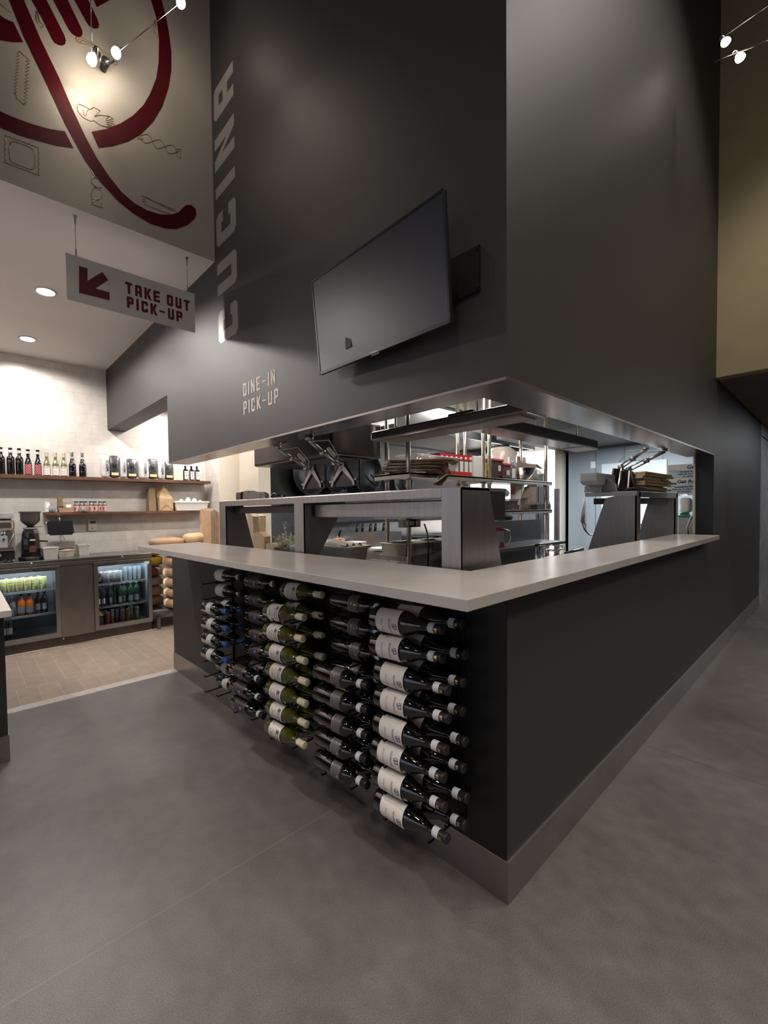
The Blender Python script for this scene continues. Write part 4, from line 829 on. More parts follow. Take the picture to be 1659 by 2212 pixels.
# steel bins
def bin_(label, px0, px1, pyt, pyb, y, name='steel_pan', lip=True, m=None, h=None):
    a = at(px0, pyt, 'Y', y); b = at(px1, pyt, 'Y', y); h = h or a.z - CT; w2 = (b.x - a.x) / 2
    t = thing(name, label, 'pan', ((a.x + b.x) / 2, y + .08, CT)); f = .80; L = [tubring(w2 * f, .075, 0), tubring(w2 * .93, .085, h * .9), tubring(w2, .09, h * .9), tubring(w2, .09, h), tubring(w2 * .9, .082, h), tubring(w2 * f * .95, .07, .006)]
    vs = [p for r_ in L for p in r_]; MB().add(vs, fs).build('pan_body', m or STEELM, t, bevel=.004); return t
PANM = mat('satin_steel', (.60, .57, .53), .45, .35, noise=(10, .05))
bin_('square steel bin right of the coffee grinder', 91, 127, 1170, 1198, 4.86, m=PANM, h=.135)
bin_('square steel bin nearer the thermostat on the counter', 168, 194, 1163, 1188, 5.12, m=PANM, h=.13)
t = bin_('clear plastic box with tongs on top, between the two steel bins', 124, 162, 1178, 1196, 4.99, 'plastic_box', m=mat('frosted_plastic', (.52, .43, .36), .3, noise=(12, .3)), h=.085)
q = t.location; o = thing('serving_tongs', 'black tongs lying on the clear plastic box', 'tongs', (q.x, q.y, CT + .088)); mb = MB(); mb.tube([(-.07, -.03, .0), (.0, -.01, .012), (.09, .0, .010)], .006, 6); mb.tube([(-.07, .02, .0), (.0, .015, .012), (.09, .0, .010)], .006, 6); mb.build('tong_arms', BLACK, o)
# tablet hanging under the lower shelf
a = at(101, 1126, 'Y', 5.14); b = at(158, 1126, 'Y', 5.14); z1 = a.z; z0 = at(130, 1156, 'Y', 5.14).z; xm = (a.x + b.x) / 2; w2 = (b.x - a.x) / 2
t = thing('tablet_screen', 'black tablet on a swing arm under the lower wooden shelf', 'tablet'); mb = MB(); mb.add([(xm - w2, 5.17, z1), (xm + w2, 5.17, z1), (xm + w2 + .01, 5.13, z0), (xm - w2 + .01, 5.13, z0), (xm - w2, 5.185, z1), (xm + w2, 5.185, z1), (xm + w2 + .01, 5.145, z0), (xm - w2 + .01, 5.145, z0)], [(0, 3, 2, 1), (4, 5, 6, 7), (0, 1, 5, 4), (1, 2, 6, 5), (2, 3, 7, 6), (3, 0, 4, 7)])
mb.build('housing', mat('tablet_black', (.008, .008, .012), .2, noise=(10, .05)), t, bevel=.004)
for x, z, y in ((xm - w2, z1 - .015, 5.168), (xm - w2 + .015, z0 + .006, 5.131), (xm + w2 - .002, z0 + .008, 5.131)): MB().box(x - .007, x + .007, y - .006, y + .002, z - .008, z + .008).build('corner_clip', WPLA, t)
mb = MB(); mb.cyl((xm + .0, 5.20, z1 + .06), (xm, 5.20, LS - .033), .012); mb.cyl((xm, 5.20, z1 + .055), (xm, 5.175, z1 - .01), .010); mb.cyl((xm, 5.21, 1.50), (xm, 5.21, 1.5045), .035); mb.build('swing_arm', STEELD, t)
MB().tube([(xm, 5.17, z0 + .03), (xm + .05, 5.2, z0 - .05), (xm + .01, 5.2, z0 - .10), (xm - .06, 5.2, CT + .14)], .003, 5).build('power_cord', BLACK, t)
a = at(190, 1123, 'Y', YB_ - .02); b = at(209, 1146, 'Y', YB_ - .02)
t = thing('thermostat', 'pale wall thermostat with a small grey display', 'thermostat'); B(a.x, b.x, YB_ - .025, YB_ - .001, b.z, a.z).build('housing', WPLA, t, bevel=.003); B(a.x + .02, b.x - .012, YB_ - .027, YB_ - .025, a.z - .05, a.z - .015).build('display', mat('lcd_grey', (.10, .11, .10), .3, noise=(20, .05)), t); MB().lathe([(.012, 0), (0, .002)], 14, ((a.x + b.x) / 2, YB_ - .025, b.z + .03), (0, -1, 0)).build('button', LGREY, t)
a = at(274, 1148, 'Y', YB_ - .02); b = at(284, 1166, 'Y', YB_ - .02)
t = thing('wall_outlet', 'white power outlet low on the block wall', 'outlet'); B(a.x - .012, b.x + .005, YB_ - .006, YB_ - .001, b.z, a.z).build('cover_plate', WPLA, t, bevel=.002); 
for k in (0, 1): zz = a.z - .03 - .05 * k; B(a.x, b.x - .005, YB_ - .012, YB_ - .006, zz - .018, zz + .018).build('socket', PORC, t, bevel=.002)
p = at(253, 1189, 'Z', CT); t = thing('card_reader', 'flat black card reader lying on the steel counter', 'card reader', (p.x, p.y, CT)); B(-.10, .10, -.035, .035, 0, .018).build('case', BLACK, t, bevel=.006); B(-.08, .08, -.028, .028, .018, .02).build('face', mat('dark_glass_face', (.02, .02, .025), .1, noise=(10, .05)), t)
# flour sacks stacked behind the counter end, cardboard sheets
SK = mat('brown_sack_paper', (.42, .27, .165), .75, noise=(5, .12), bump=(9, .7)); SKW = mat('grey_white_sack', (.42, .36, .32), .7, noise=(8, .12), bump=(9, .7)); SKY = mat('mustard_sack', (.50, .29, .015), .6, noise=(6, .15), bump=(9, .6))
SKL = mat('pale_flour_sack', (.66, .46, .26), .7, noise=(5, .08), bump=(12, .6))
def sack(name, label, c, rx, ry, rz, m, seed):
    rg = random.Random(seed); mb = MB(); n, k = 14, 8; vs = []
    for j in range(k + 1):
        tt = PI * j / k
        for i in range(n):
            a = 2 * PI * i / n; ct, st = math.cos(a), math.sin(a); s_ = math.sin(tt) ** .55
            vs.append((rx * s_ * math.copysign(abs(ct) ** .6, ct) + rg.uniform(-.008, .008), ry * s_ * math.copysign(abs(st) ** .6, st) + rg.uniform(-.008, .008), rz * math.copysign(abs(math.cos(tt)) ** .7, math.cos(tt)) + rg.uniform(-.006, .006)))
    mb.add(vs, [(j * n + i, (j + 1) * n + i, (j + 1) * n + (i + 1) % n, j * n + (i + 1) % n) for j in range(k) for i in range(n)], True)
    o = mb.build(name, m, sub=1); o.location = c; return tag(o, label, 'sack', 'sacks stacked behind the counter')
zz = [1.00, .86, .725, .59, .455, .32]; ms = [SK, SKY, SKW, SKW, SK, SK]; nm = ['brown sack at the top left of the low stack', 'mustard yellow sack in the stack beside the cooler', 'pale sack with a round red print beside the cooler', 'pale grey sack under the red-printed one', 'reddish crumpled sack low in the left stack', 'lowest brown sack of the left stack']
for i in range(6):
    sack('flour_sack', nm[i], (.45, 5.15, zz[i]), .14, .15, .068, ms[i], i); 
o = tag(MB().lathe([(.001, .001), (.055, .001), (.055, 0)], 20, (.43, 4.995, .725), (0, -1, 0), cap=False).build('print_patch', mat('faded_red_print', (.25, .04, .06), .6, noise=(30, .3))), 'round faded red print on the pale sack', 'print')
nm2 = ['brown sack on top of the right-hand stack under the counter', 'second brown sack down beside the counter wall', 'third brown sack down beside the counter wall', 'fourth brown sack down beside the counter wall', 'fifth brown sack down beside the counter wall', 'lowest brown sack beside the counter wall']
for i in range(6): sack('flour_sack', nm2[i], (.675, 4.83, 1.0 - .1365 * i), .185, .165, .070, SK, i + 20)
mb = MB(); mb.box(.35, 1.25, 4.75, 5.32, .20, .235)
for x in (.4, 1.2):
    for y in (4.8, 5.27): mb.box(x - .02, x + .02, y - .02, y + .02, 0, .20)
tag(mb.build('dunnage_rack', mat('dunnage_grey', (.10, .09, .085), .5, noise=(8, .1))), 'low dark rack under the stacked sacks', 'rack')
sack('flour_sack', 'tan sack on top of the pile behind the counter end', (.62, 5.02, 1.115), .24, .17, .060, SK, 40)
sack('flour_sack', 'pale yellow sack lying highest behind the counter end', (1.02, 4.93, 1.145), .20, .15, .080, SKL, 41)
x0, x1 = at(441, 1130, 'Y', 4.72).x, at(468, 1130, 'Y', 4.72).x
for k in range(9):
    xx = x0 + (x1 - x0) * k / 9; zt = at(455, 1096 + 0 * k, 'Y', 4.8).z - abs(k - 3) * .008
    tag(MB().prism([(xx, 4.55 + .012 * k, .5), (xx, 4.90, .5), (xx + .03, 4.90, zt), (xx + .03, 4.58 + .012 * k, zt - .03)], (.010, 0, 0)).build('flat_box', CARD), f'flattened cardboard box standing behind the counter, {ORD[k]} from left', 'cardboard box', 'flattened boxes')

# ============================================================ open kitchen
def unit_panel(t, pts, vec, name='end_panel', m=None): return MB().prism(pts, vec).build(name, m or PSM, t)
DHM = mat('dark_housing', (.05, .045, .042), .35, .6, noise=(8, .1)); PSM = mat('pass_shelf_steel', (.33, .305, .30), .33, .9, noise=(5, .08), bump=(50, .03), aniso=(14, 14, 1))
t = thing('pass_shelf', 'long stainless pass shelf with posts on the wine-rack side of the kitchen', 'pass shelf')
X0 = .165
B(X0, .58, .29, 2.585, 1.583, 1.60).build('shelf_top', STEELD, t, bevel=.003)
B(X0 - .002, X0 + .014, .39, 2.585, 1.552, 1.598).build('front_rail', PSM, t, bevel=.004)
B(.24, .52, .40, 1.40, 1.46, 1.545).build('heat_lamp_trough', PSM, t, bevel=.006); B(.24, .52, 1.56, 2.46, 1.49, 1.545).build('heat_lamp_trough', MATS['dark_housing'], t, bevel=.006)
B(.26, .58, .295, .38, 1.44, 1.582).build('end_housing', mat('dark_housing', (.05, .045, .042), .35, .6, noise=(8, .1)), t, bevel=.003)
for y0, y1 in ((2.475, 2.585), (1.42, 1.52), (.29, .389)): B(X0 - .003, X0 + .012, y0, y1, .93, 1.597).build('post', PSM, t, bevel=.002)
unit_panel(t, [(X0, .29, 1.597), (.41, .29, 1.597), (.62, .29, .93), (X0, .29, .93)], (0, .004, 0))
unit_panel(t, [(X0, 2.475, 1.58), (.33, 2.475, 1.58), (.50, 2.475, .93), (X0, 2.475, .93)], (0, .004, 0))
unit_panel(t, [(X0, 1.42, 1.58), (.556, 1.42, 1.58), (.287, 1.42, 1.20), (X0, 1.42, 1.03)], (0, .004, 0))
t = thing('pass_shelf', 'shorter stainless pass shelf with slanted end panels on the right-hand counter', 'pass shelf')
Y0, ZB = .24, 1.622
B(2.56, 3.85, Y0, .60, ZB - .016, ZB).build('shelf_top', STEEL, t, bevel=.003); B(2.60, 3.85, Y0 - .004, Y0 + .012, ZB - .05, ZB - .002).build('front_rail', STEEL, t, bevel=.003)
B(2.558, 2.57, Y0, .60, ZB - .035, ZB - .002).build('side_rail', STEEL, t); B(2.6, 3.8, .30, .55, ZB - .10, ZB - .05).build('heat_lamp_trough', MATS['dark_housing'], t)
B(2.56, 2.64, Y0 - .004, Y0 + .012, .93, ZB - .002).build('post', mat('dark_post_steel', (.17, .15, .145), .35, .8, noise=(8, .1)), t); B(3.80, 3.87, Y0 - .004, Y0 + .012, .93, ZB - .002).build('post', STEELD, t)  # near post in a darker steel than the far one
unit_panel(t, [(2.56, Y0, ZB - .002), (2.56, .452, ZB - .05), (2.56, .571, 1.16), (2.56, .64, .93), (2.56, Y0, .93)], (.004, 0, 0))
a = at(1403, 1073, 'X', 3.80).y; b = at(1386, 1130, 'X', 3.80).y
unit_panel(t, [(3.80, Y0, ZB - .02), (3.80, a, ZB - .03), (3.80, b, 1.33), (3.80, b + .06, .93), (3.80, Y0, .93)], (.004, 0, 0))
# benches on the kitchen side
def bench(label, x0, x1, y0, y1, z, under=None, name='prep_table'):
    t = thing(name, label, 'table'); B(x0, x1, y0, y1, z - .035, z).build('table_top', STEEL, t, bevel=.003)
    for x in (x0 + .04, x1 - .04):
        for y in (y0 + .04, y1 - .04): MB().cyl((x, y, 0), (x, y, z - .035), .018, n=10).build('leg', STEELD, t)
    B(x0 + .02, x1 - .02, y0 + .02, y1 - .02, .25, .27).build('lower_shelf', STEELD, t)
    if under: B(x0 + .01, x1 - .01, y0 + .01, y1 - .01, under, z - .036).build('cabinet', STEELD, t)
    return t
bench('steel prep table behind the pass shelf on the wine-rack side', .66, 1.12, .55, 3.45, .92)
bench('steel prep table behind the right-hand pass shelf', 1.30, 3.7, .68, .98, .90)
def overshelf(label, x0, x1, posts):
    t = thing('overshelf', label, 'shelf', group='double overshelves')
    for z, n_ in ((1.80, 'upper_shelf'), (1.479, 'lower_shelf')):
        mb = MB(); mb.box(x0, x1, 1.37, 1.75, z - .022, z); mb.box(x0, x1, 1.37, 1.385, z - .042, z); mb.box(x0, x0 + .012, 1.37, 1.75, z - .05, z); mb.build(n_, mat('shelf_steel', (.60, .57, .52), .3, .85, noise=(6, .05)), t, bevel=.005)
    for x, y in posts:
        mb = MB(); mb.cyl((x, y, .93), (x, y, 2.99), .0185, n=12); mb.build('post', mat('post_steel', (.66, .61, .54), .22, .85, noise=(6, .05)), t)
        for z in (1.75, 1.43): MB().cyl((x, y, z - .012), (x, y, z + .012), .024, n=12).build('shelf_clip', STEELD, t)
    return t
overshelf('left double overshelf, nearest the pass shelf corner', 1.20, 2.462, [(1.241, 1.42), (1.325, 1.715), (2.39, 1.42), (2.42, 1.715)])
overshelf('right double overshelf, nearest the bright doorway', 2.468, 3.84, [(2.50, 1.42), (2.56, 1.715), (3.78, 1.42), (3.79, 1.715)])
t = bench('long steel table under the double overshelves', 1.22, 3.82, 1.38, 1.95, .93)
# angled table with upstand seen right of the corner post
t = thing('work_shelf', 'dark grey steel work shelf with tall upstand right of the corner post', 'table')
DS = mat('slate_steel', (.16, .165, .17), .38, .7, noise=(10, .1))
a = at(1100, 1184, 'Y', 1.02); b = at(1222, 1167, 'Y', 1.02)
B(a.x - .5, b.x, 1.02, 1.34, a.z - .03, a.z).build('shelf_top', DS, t, bevel=.002); B(a.x - .5, at(1166, 1140, 'Y', 1.34).x, 1.33, 1.345, a.z, at(1120, 1124, 'Y', 1.34).z).build('upstand', DS, t); B(a.x - .3, b.x - .05, 1.30, 1.33, .95, a.z - .03).build('back_panel', MATS['dark_housing'], t)
for x in (a.x - .4, b.x - .2): MB().cyl((x, 1.2, .93 if x > 1.3 else 0), (x, 1.2, a.z - .03), .015).build('leg', STEELD, t)
WS = a.z
# hanging light strips under the kitchen ceiling
def strip(label, pts, vec, m, name='light_strip'): 
    t = thing(name, label, 'ceiling fixture'); MB().prism(pts, vec).build('housing', m, t, bevel=.006); return t
a, b = at(1140, 888, 'X', .62), at(950, 930, 'X', .62); c = at(800, 962, 'X', .62)
t = thing('heat_strip', 'long polished heat strip hung along the wine-rack side of the opening', 'heat lamp')
za = a.z; B(.62, .86, a.y, c.y, za - .005, za + .055).build('reflector', STEELB, t, bevel=.012); B(.66, .82, a.y + .05, c.y - .05, za - .012, za - .005).build('lamp_tube_cover', mat('frosted_cover', (.5, .48, .44), .3, alpha=.8, noise=(10, .1)), t)
for y in (a.y + .12, c.y - .12): MB().cyl((.74, y, za + .05), (.74, y, 2.99), .006).build('hanger', STEELD, t)
a, b = at(1022, 926, 'Y', .95), at(1292, 969, 'Y', .95)
t = thing('heat_strip', 'long dark heat strip hung along the right-hand side of the opening', 'heat lamp')
B(a.x, b.x, .95, 1.17, b.z - .01, b.z + .09).build('reflector', mat('dark_strip', (.022, .020, .019), .25, .5, noise=(6, .1)), t, bevel=.012)
for x in (a.x + .25, (a.x + b.x) / 2, b.x - .3): MB().cyl((x, 1.06, b.z + .08), (x, 1.06, 2.998), .006).build('hanger', STEELM, t)
B(b.x - .42, b.x - .0, .945, 1.175, b.z - .014, b.z - .009).build('pale_end_cover', mat('pale_cover', (.55, .50, .42), .4, noise=(10, .1)), t)
a, b = at(548, 1009, 'X', .75), at(716, 977, 'X', .75)
t = thing('vent_housing', 'dark steel vent housing behind the two tablets', 'vent'); B(.75, 1.35, b.y, a.y, a.z, a.z + .30).build('housing', mat('vent_steel', (.10, .09, .085), .25, .85, noise=(4, .1)), t, bevel=.02); B(.85, 1.25, b.y + .05, a.y - .4, a.z - .012, a.z).build('filter_panel', MATS['dark_housing'], t); B(.95, 1.15, b.y + .1, a.y - .1, a.z + .30, 2.99).build('duct', STEELD, t)
MB().lathe([(.05, 0), (.04, -.01), (0, -.012)], 16, (1.0, b.y + .25, a.z)).build('lamp_cap', mat('amber_lamp', (.6, .4, .25), .3, .3, noise=(20, .1)), t)
# exhaust hood, back wall things
a = at(1155, 967, 'Y', 2.9); b = at(830, 945, 'Y', 2.9)
t = thing('exhaust_hood', 'large stainless exhaust hood over the cook line', 'hood')
mb = MB(); hz = a.z; mb.add([(2.9, 2.9, hz), (a.x, 2.9, hz), (a.x, 4.48, hz), (2.9, 4.48, hz), (2.9, 2.9, 2.99), (a.x, 2.9, 2.99), (a.x, 4.48, 2.99), (2.9, 4.48, 2.99)], [(0, 1, 5, 4), (1, 2, 6, 5), (2, 3, 7, 6), (3, 0, 4, 7), (4, 5, 6, 7)])
mb.box(2.9, a.x, 2.9, 2.94, hz - .04, hz); mb.box(a.x - .04, a.x, 2.9, 4.48, hz - .04, hz); mb.build('canopy', mat('hood_steel', (.50, .52, .54), .3, .85, noise=(4, .1)), t)
B(2.95, a.x - .06, 3.0, 4.4, hz + .08, hz + .10).build('filter_bank', MATS['dark_housing'], t)
a = at(585, 1020, 'Y', 4.47); b = at(835, 1003, 'Y', 4.47)
t = thing('dark_interior_panel', 'black panel standing for the dark open interior at the kitchen back wall', 'panel'); B(at(584, 1020, 'Y', 4.46).x, 7.3, 4.46, 4.484, 1.66, at(640, 1003, 'Y', 4.46).z).build('panel', mat('interior_black', (.022, .022, .023), .3, .6, noise=(5, .2)), t)  # black sheet stands in for the dark open interior behind the pans
B(at(584, 1020, 'Y', 4.3).x + .25, 7.3, 4.20, 4.46, 1.62, 1.66).build('ledge', MATS['dark_housing'], t)
PAN = mat('carbon_pan', (.025, .026, .028), .3, .7, noise=(8, .3))
for i, (px, py, r) in enumerate(((667, 1022, .34), (722, 1030, .26), (790, 1022, .36), (868, 1040, .28))):
    p = at(px, py, 'Y', 4.36); t = thing('frying_pan', f'large black pan hanging on the kitchen back wall, {ORD[i]} from left', 'pan', p, 0, 'pans on the back wall')
    MB().lathe([(0, .03), (r * .55, .03), (r * .9, -.02), (r, -.05), (r * .97, -.05), (r * .86, -.015), (r * .5, .022), (0, .022)], 28, axis=(0, 1, 0), cap=False).build('pan_bowl', PAN, t)
    MB().tube([(r * .2, -.05, -.03), (r * .45, -.07, -.10), (r * .7, -.05, -.2)], .014, 6).build('pan_handle', PAN, t)
# cooking range
t = thing('cooking_range', 'stainless cooking range against the kitchen back wall', 'range'); RZ = 1.0
B(2.45, 6.6, 3.72, 4.40, .0, RZ - .06).build('body', STEELD, t); B(2.45, 6.6, 3.66, 4.42, RZ - .06, RZ).build('cooktop', STEEL, t, bevel=.004)
B(2.45, 6.6, 4.36, 4.42, RZ, 1.29).build('backguard', STEEL, t); B(2.5, 6.6, 4.22, 4.42, 1.29, 1.325).build('guard_shelf', BLACKM, t)
for i in range(6): B(2.6 + i * .62, 3.08 + i * .62, 3.76, 4.3, RZ, RZ + .03).build('burner_grate', BLACKM, t)
for i in range(9): MB().cyl((2.7 + i * .4, 3.72, .88), (2.7 + i * .4, 3.68, .88), .025, n=10).build('knob', BLACK, t)
for i, px in enumerate((697, 768, 780, 797, 808, 826)):
    p = at(px, 1150, 'Y', 4.1); t = thing('ladle', f'black-handled utensil standing on the range, {ORD[i]} from left', 'utensil', (p.x, 4.1, 1.03), 0, 'utensils on the range')
    MB().tube([(0, 0, .0), (.02, 0, .12)], .006, 6).build('shaft', STEELD, t); MB().tube([(.02, 0, .12), (.05, 0, .25)], .022, 8).build('grip', BLACK, t)
for i, (pa, pb) in enumerate(((775, 803), (811, 840))):
    a, b = at(pa, 1150, 'Y', 3.75), at(pb, 1150, 'Y', 3.75); tag(MB().tube([(a.x, 3.75, 1.035), (a.x, 3.75, 1.16), (b.x, 3.75, 1.16), (b.x, 3.75, 1.035)], .012, 6).build('range_rail', STEELM), ('left bent steel rail along the range front', 'right bent steel rail along the range front')[i], 'rail')
# free-standing equipment with plates
c = at(832, 1194, 'Z', .98); e = at(893, 1188, 'Z', .98)
t = thing('equipment_cabinet', 'low stainless equipment cabinet carrying plates', 'cabinet'); B(c.x, c.x + .75, c.y, c.y + .75, .10, .955).build('body', STEELD, t); B(c.x - .01, c.x + .76, c.y - .01, c.y + .76, .955, .98).build('top', STEEL, t, bevel=.003); B(c.x + .2, c.x + .75, c.y + .35, c.y + .74, .98, 1.20).build('splash_guard', STEELD, t)
for x in (.05, .7):
    for y in (.05, .7): MB().cyl((c.x + x, c.y + y, 0), (c.x + x, c.y + y, .1), .02).build('foot', STEELD, t)
for k in range(3):
    o = tag(MB().lathe([(0, 0), (.10, 0), (.19, .018), (.185, .021), (.10, .006), (0, .005)], 26, cap=False).build('oval_plate', PORC), f'white oval plate in the low stack on the equipment cabinet, {ORD[k]} from the bottom', 'plate', 'oval plates'); o.location = (at(826, 1187, 'Z', 1.0).x, at(826, 1187, 'Z', 1.0).y, .981 + k * .012); o.scale = (1, .8, 1)
p = at(768, 1188, 'X', 1.65); px_, py_ = 1.65, p.y
bench('small steel table carrying the tall plate stack', px_ - .35, px_ + .28, py_ - .22, py_ + .30, .93)
for k in range(13):
    o = tag(MB().lathe([(0, 0), (.07, 0), (.115, .010), (.113, .013), (.07, .005), (0, .004)], 24, cap=False).build('dinner_plate', PORC), f'white plate in the tall stack behind the cloth, {"thirteenth" if k == 12 else "twelfth" if k == 11 else "eleventh" if k == 10 else ORD[k]} from the bottom', 'plate', 'stacked dinner plates'); o.location = (px_, py_, .96 + .0168 * k)
z_ = at(748, 1160, 'X', 1.55).z; p = at(744, 1170, 'X', 1.5)
t = thing('pepper_mill', 'orange-brown topped cruet with black handle by the plate stack', 'cruet', (1.42, p.y, .93)); MB().lathe([(.05, 0), (.055, .15), (.045, .23), (.062, .24), (.064, .285), (.04, .295)], 16).build('body', mat('caramel_lid', (.45, .20, .06), .4, noise=(10, .1)), t); MB().cyl((0, 0, .29), (0, 0, .32), .012).build('neck', STEELM, t); MB().tube([(0, 0, .31), (.03, -.01, .40)], .014, 8).build('handle', BLACK, t)
# steel tub with cloth
a, b = at(677, 1174, 'X', .92), at(776, 1183, 'X', .92); w2 = abs(a.y - b.y) / 2; ym = (a.y + b.y) / 2; h_ = a.z - .92 + .005
t = thing('steel_tub', 'large stainless food tub behind the counter, seen right of the middle post', 'tub', (.92, ym, .921)); f = .86
L = [tubring(.10 * f, w2 * f, 0), tubring(.12, w2 * .94, h_ * .93), tubring(.14, w2, h_ * .93), tubring(.14, w2, h_), tubring(.115, w2 * .93, h_), tubring(.095 * f, w2 * .85, .01)]
MB().add([p for r_ in L for p in r_], fs).build('tub', PANM, t, bevel=.004)
rg = random.Random(4); mb = MB(); n_ = 10
vs = [(-.11 + .22 * i / n_, -w2 * .85 + w2 * 1.5 * j / n_, h_ + .004 + .018 * math.sin(i * 1.9 + j) * math.cos(j * 1.3) + .028 * math.exp(-((i - 5) ** 2 + (j - 6) ** 2) / 14) + rg.uniform(0, .008)) for i in range(n_ + 1) for j in range(n_ + 1)]
o = mb.add(vs + [(x, y, h_ - .012) for x, y, z in vs], [(i * 11 + j, (i + 1) * 11 + j, (i + 1) * 11 + j + 1, i * 11 + j + 1) for i in range(10) for j in range(10)] + [(121 + i * 11 + j, 121 + i * 11 + j + 1, 121 + (i + 1) * 11 + j + 1, 121 + (i + 1) * 11 + j) for i in range(10) for j in range(10)], True).build('kitchen_cloth', mat('cream_cloth', (.62, .56, .46), .8, noise=(14, .05), bump=(80, .2)))
tag(o, 'cream cloth crumpled over the large steel tub', 'cloth'); o.location = (.92, ym, .921)
# small white rimmed pan
a, b = at(778, 1211, 'X', .78), at(840, 1211, 'X', .78)
t = thing('shallow_pan', 'shallow pan with white rim just above the counter edge', 'pan', (.80, (a.y + b.y) / 2, .921)); w2 = abs(a.y - b.y) / 2; h_ = a.z - .92
L = [tubring(.08, w2 * .85, 0), tubring(.10, w2 * .95, h_ * .95), tubring(.12, w2, h_ * .95), tubring(.12, w2, h_), tubring(.10, w2 * .9, h_), tubring(.08, w2 * .8, .01)]
MB().add([p for r_ in L for p in r_], fs).build('pan_body', PORC, t)
# hotel pans near the corner post
p = at(905, 1200, 'Y', 1.50)
for i, (pl, pr) in enumerate(((876, 938), (940, 990))):
    a, b = at(pl, 1172, 'Y', 1.42), at(pr, 1172, 'Y', 1.42); w2 = (b.x - a.x) / 2; zt = at(905, 1170, 'Y', 1.5).z; z0 = at(905, 1200, 'Y', 1.45).z; h_ = zt - z0
    t = thing('steel_food_pan', ('deep stainless food pan left of the corner post', 'deep stainless food pan half hidden by the corner post')[i], 'pan', ((a.x + b.x) / 2, 1.56, z0), 0, 'deep food pans')
    L = [tubring(w2 * .88, .12, 0), tubring(w2 * .94, .13, h_ * .95), tubring(w2, .14, h_ * .95), tubring(w2, .14, h_), tubring(w2 * .93, .125, h_), tubring(w2 * .85, .11, .008)]
    MB().add([q for r_ in L for q in r_], fs).build('pan_body', mat('worn_steel', (.55, .52, .46), .25, .9, noise=(9, .12)), t, bevel=.004)
B_ = thing('steel_riser', 'low steel riser under the deep food pans', 'riser'); B(1.26, 2.6, 1.40, 1.76, z0 - .04, z0 - .001).build('riser_top', STEELD, B_); B(1.3, 2.56, 1.44, 1.5, .93, z0 - .04).build('riser_body', STEELD, B_)
# socket boxes under the lower overshelf
for i, (pl, pr) in enumerate(((822, 850), (872, 902))):
    a, b = at(pl, 1118, 'Y', 1.385), at(pr, 1131, 'Y', 1.385); t = thing('socket_box', ('metal socket box under the left end of the lower overshelf', 'metal double socket box under the lower overshelf')[i], 'socket', group='socket boxes')
    dx = (a.x if i else 1.21) - a.x
    B(a.x + dx, b.x + dx, 1.39, 1.44, 1.36, 1.425).build('box', mat('beige_metal', (.42, .38, .33), .5, .3, noise=(10, .05)), t, bevel=.003)
    for k in (0, 1): B(a.x + dx + .025 + .055 * k, a.x + dx + .055 + .055 * k, 1.385, 1.39, 1.375, 1.41).build('socket_face', WPLA, t)
tag(MB().tube([(1.42, 1.40, 1.38), (1.40, 1.36, 1.32), (1.42, 1.36, 1.20), (1.43, 1.38, .94)], .007, 6).build('power_cable', BLACK), 'black cable hanging below the socket boxes', 'cable')

# things on the upper overshelf
U = 1.80
def sx(px, y=1.5, py=1010): return at(px, py, 'Y', y).x
def sz(px, py, y=1.5): return at(px, py, 'Y', y).z
def boxy(name, label, cat, pl, pr, pyt, y0, y1, z0, m, group=None, bevel=.002, z1=None, ref=None):
    x0, x1 = at(pl, pyt, 'Y', y0).x, at(pr, pyt, 'Y', y0).x; z1 = z1 or at((pl + pr) / 2, pyt, 'Y', y0).z
    t = thing(name, label, cat, ((x0 + x1) / 2, (y0 + y1) / 2, z0), 0, group); w, d = (x1 - x0) / 2, (y1 - y0) / 2
    B(-w, w, -d, d, 0, z1 - z0).build(cat.replace(' ', '_') + '_body', m, t, bevel=bevel); return t, w, d, z1 - z0
for i in range(7):
    pl = 950 + i * 10.2
    t, w, d, h = boxy('food_carton', f'red and white food carton in the row on the overshelf, {ORD[i]} from left', 'carton', pl, pl + 9.9, 979 + i * .9, 1.44, 1.56, U, PAPERW, 'red and white cartons')
    MB().box(-w - .001, w + .001, -d - .001, d + .001, h * .72, h + .001).build('red_top', RED, t); MB().box(-w - .001, w + .001, -d - .001, d + .001, 0, h * .22).build('red_base', RED, t)
    MB().box(-w * .98, -w * .55, -d - .0012, -d - .0005, h * .22, h * .72).build('brown_stripe', mat('brown_stripe', (.10, .05, .03), .5, noise=(60, .5)), t)
    MB().lathe([(0, .0012), (w * .5, .0012), (w * .5, 0)], 10, (0, -d - .001, h * .82), (0, -1, 0), cap=False).build('round_print', CREAM, t)
t, w, d, h = boxy('food_carton', 'red food carton lying behind the utensil bin, left of the carton row', 'carton', 920, 934, 984, 1.60, 1.70, U, PAPERW); MB().box(-w - .001, w + .001, -d - .001, d + .001, h * .6, h + .001).build('red_top', RED, t)
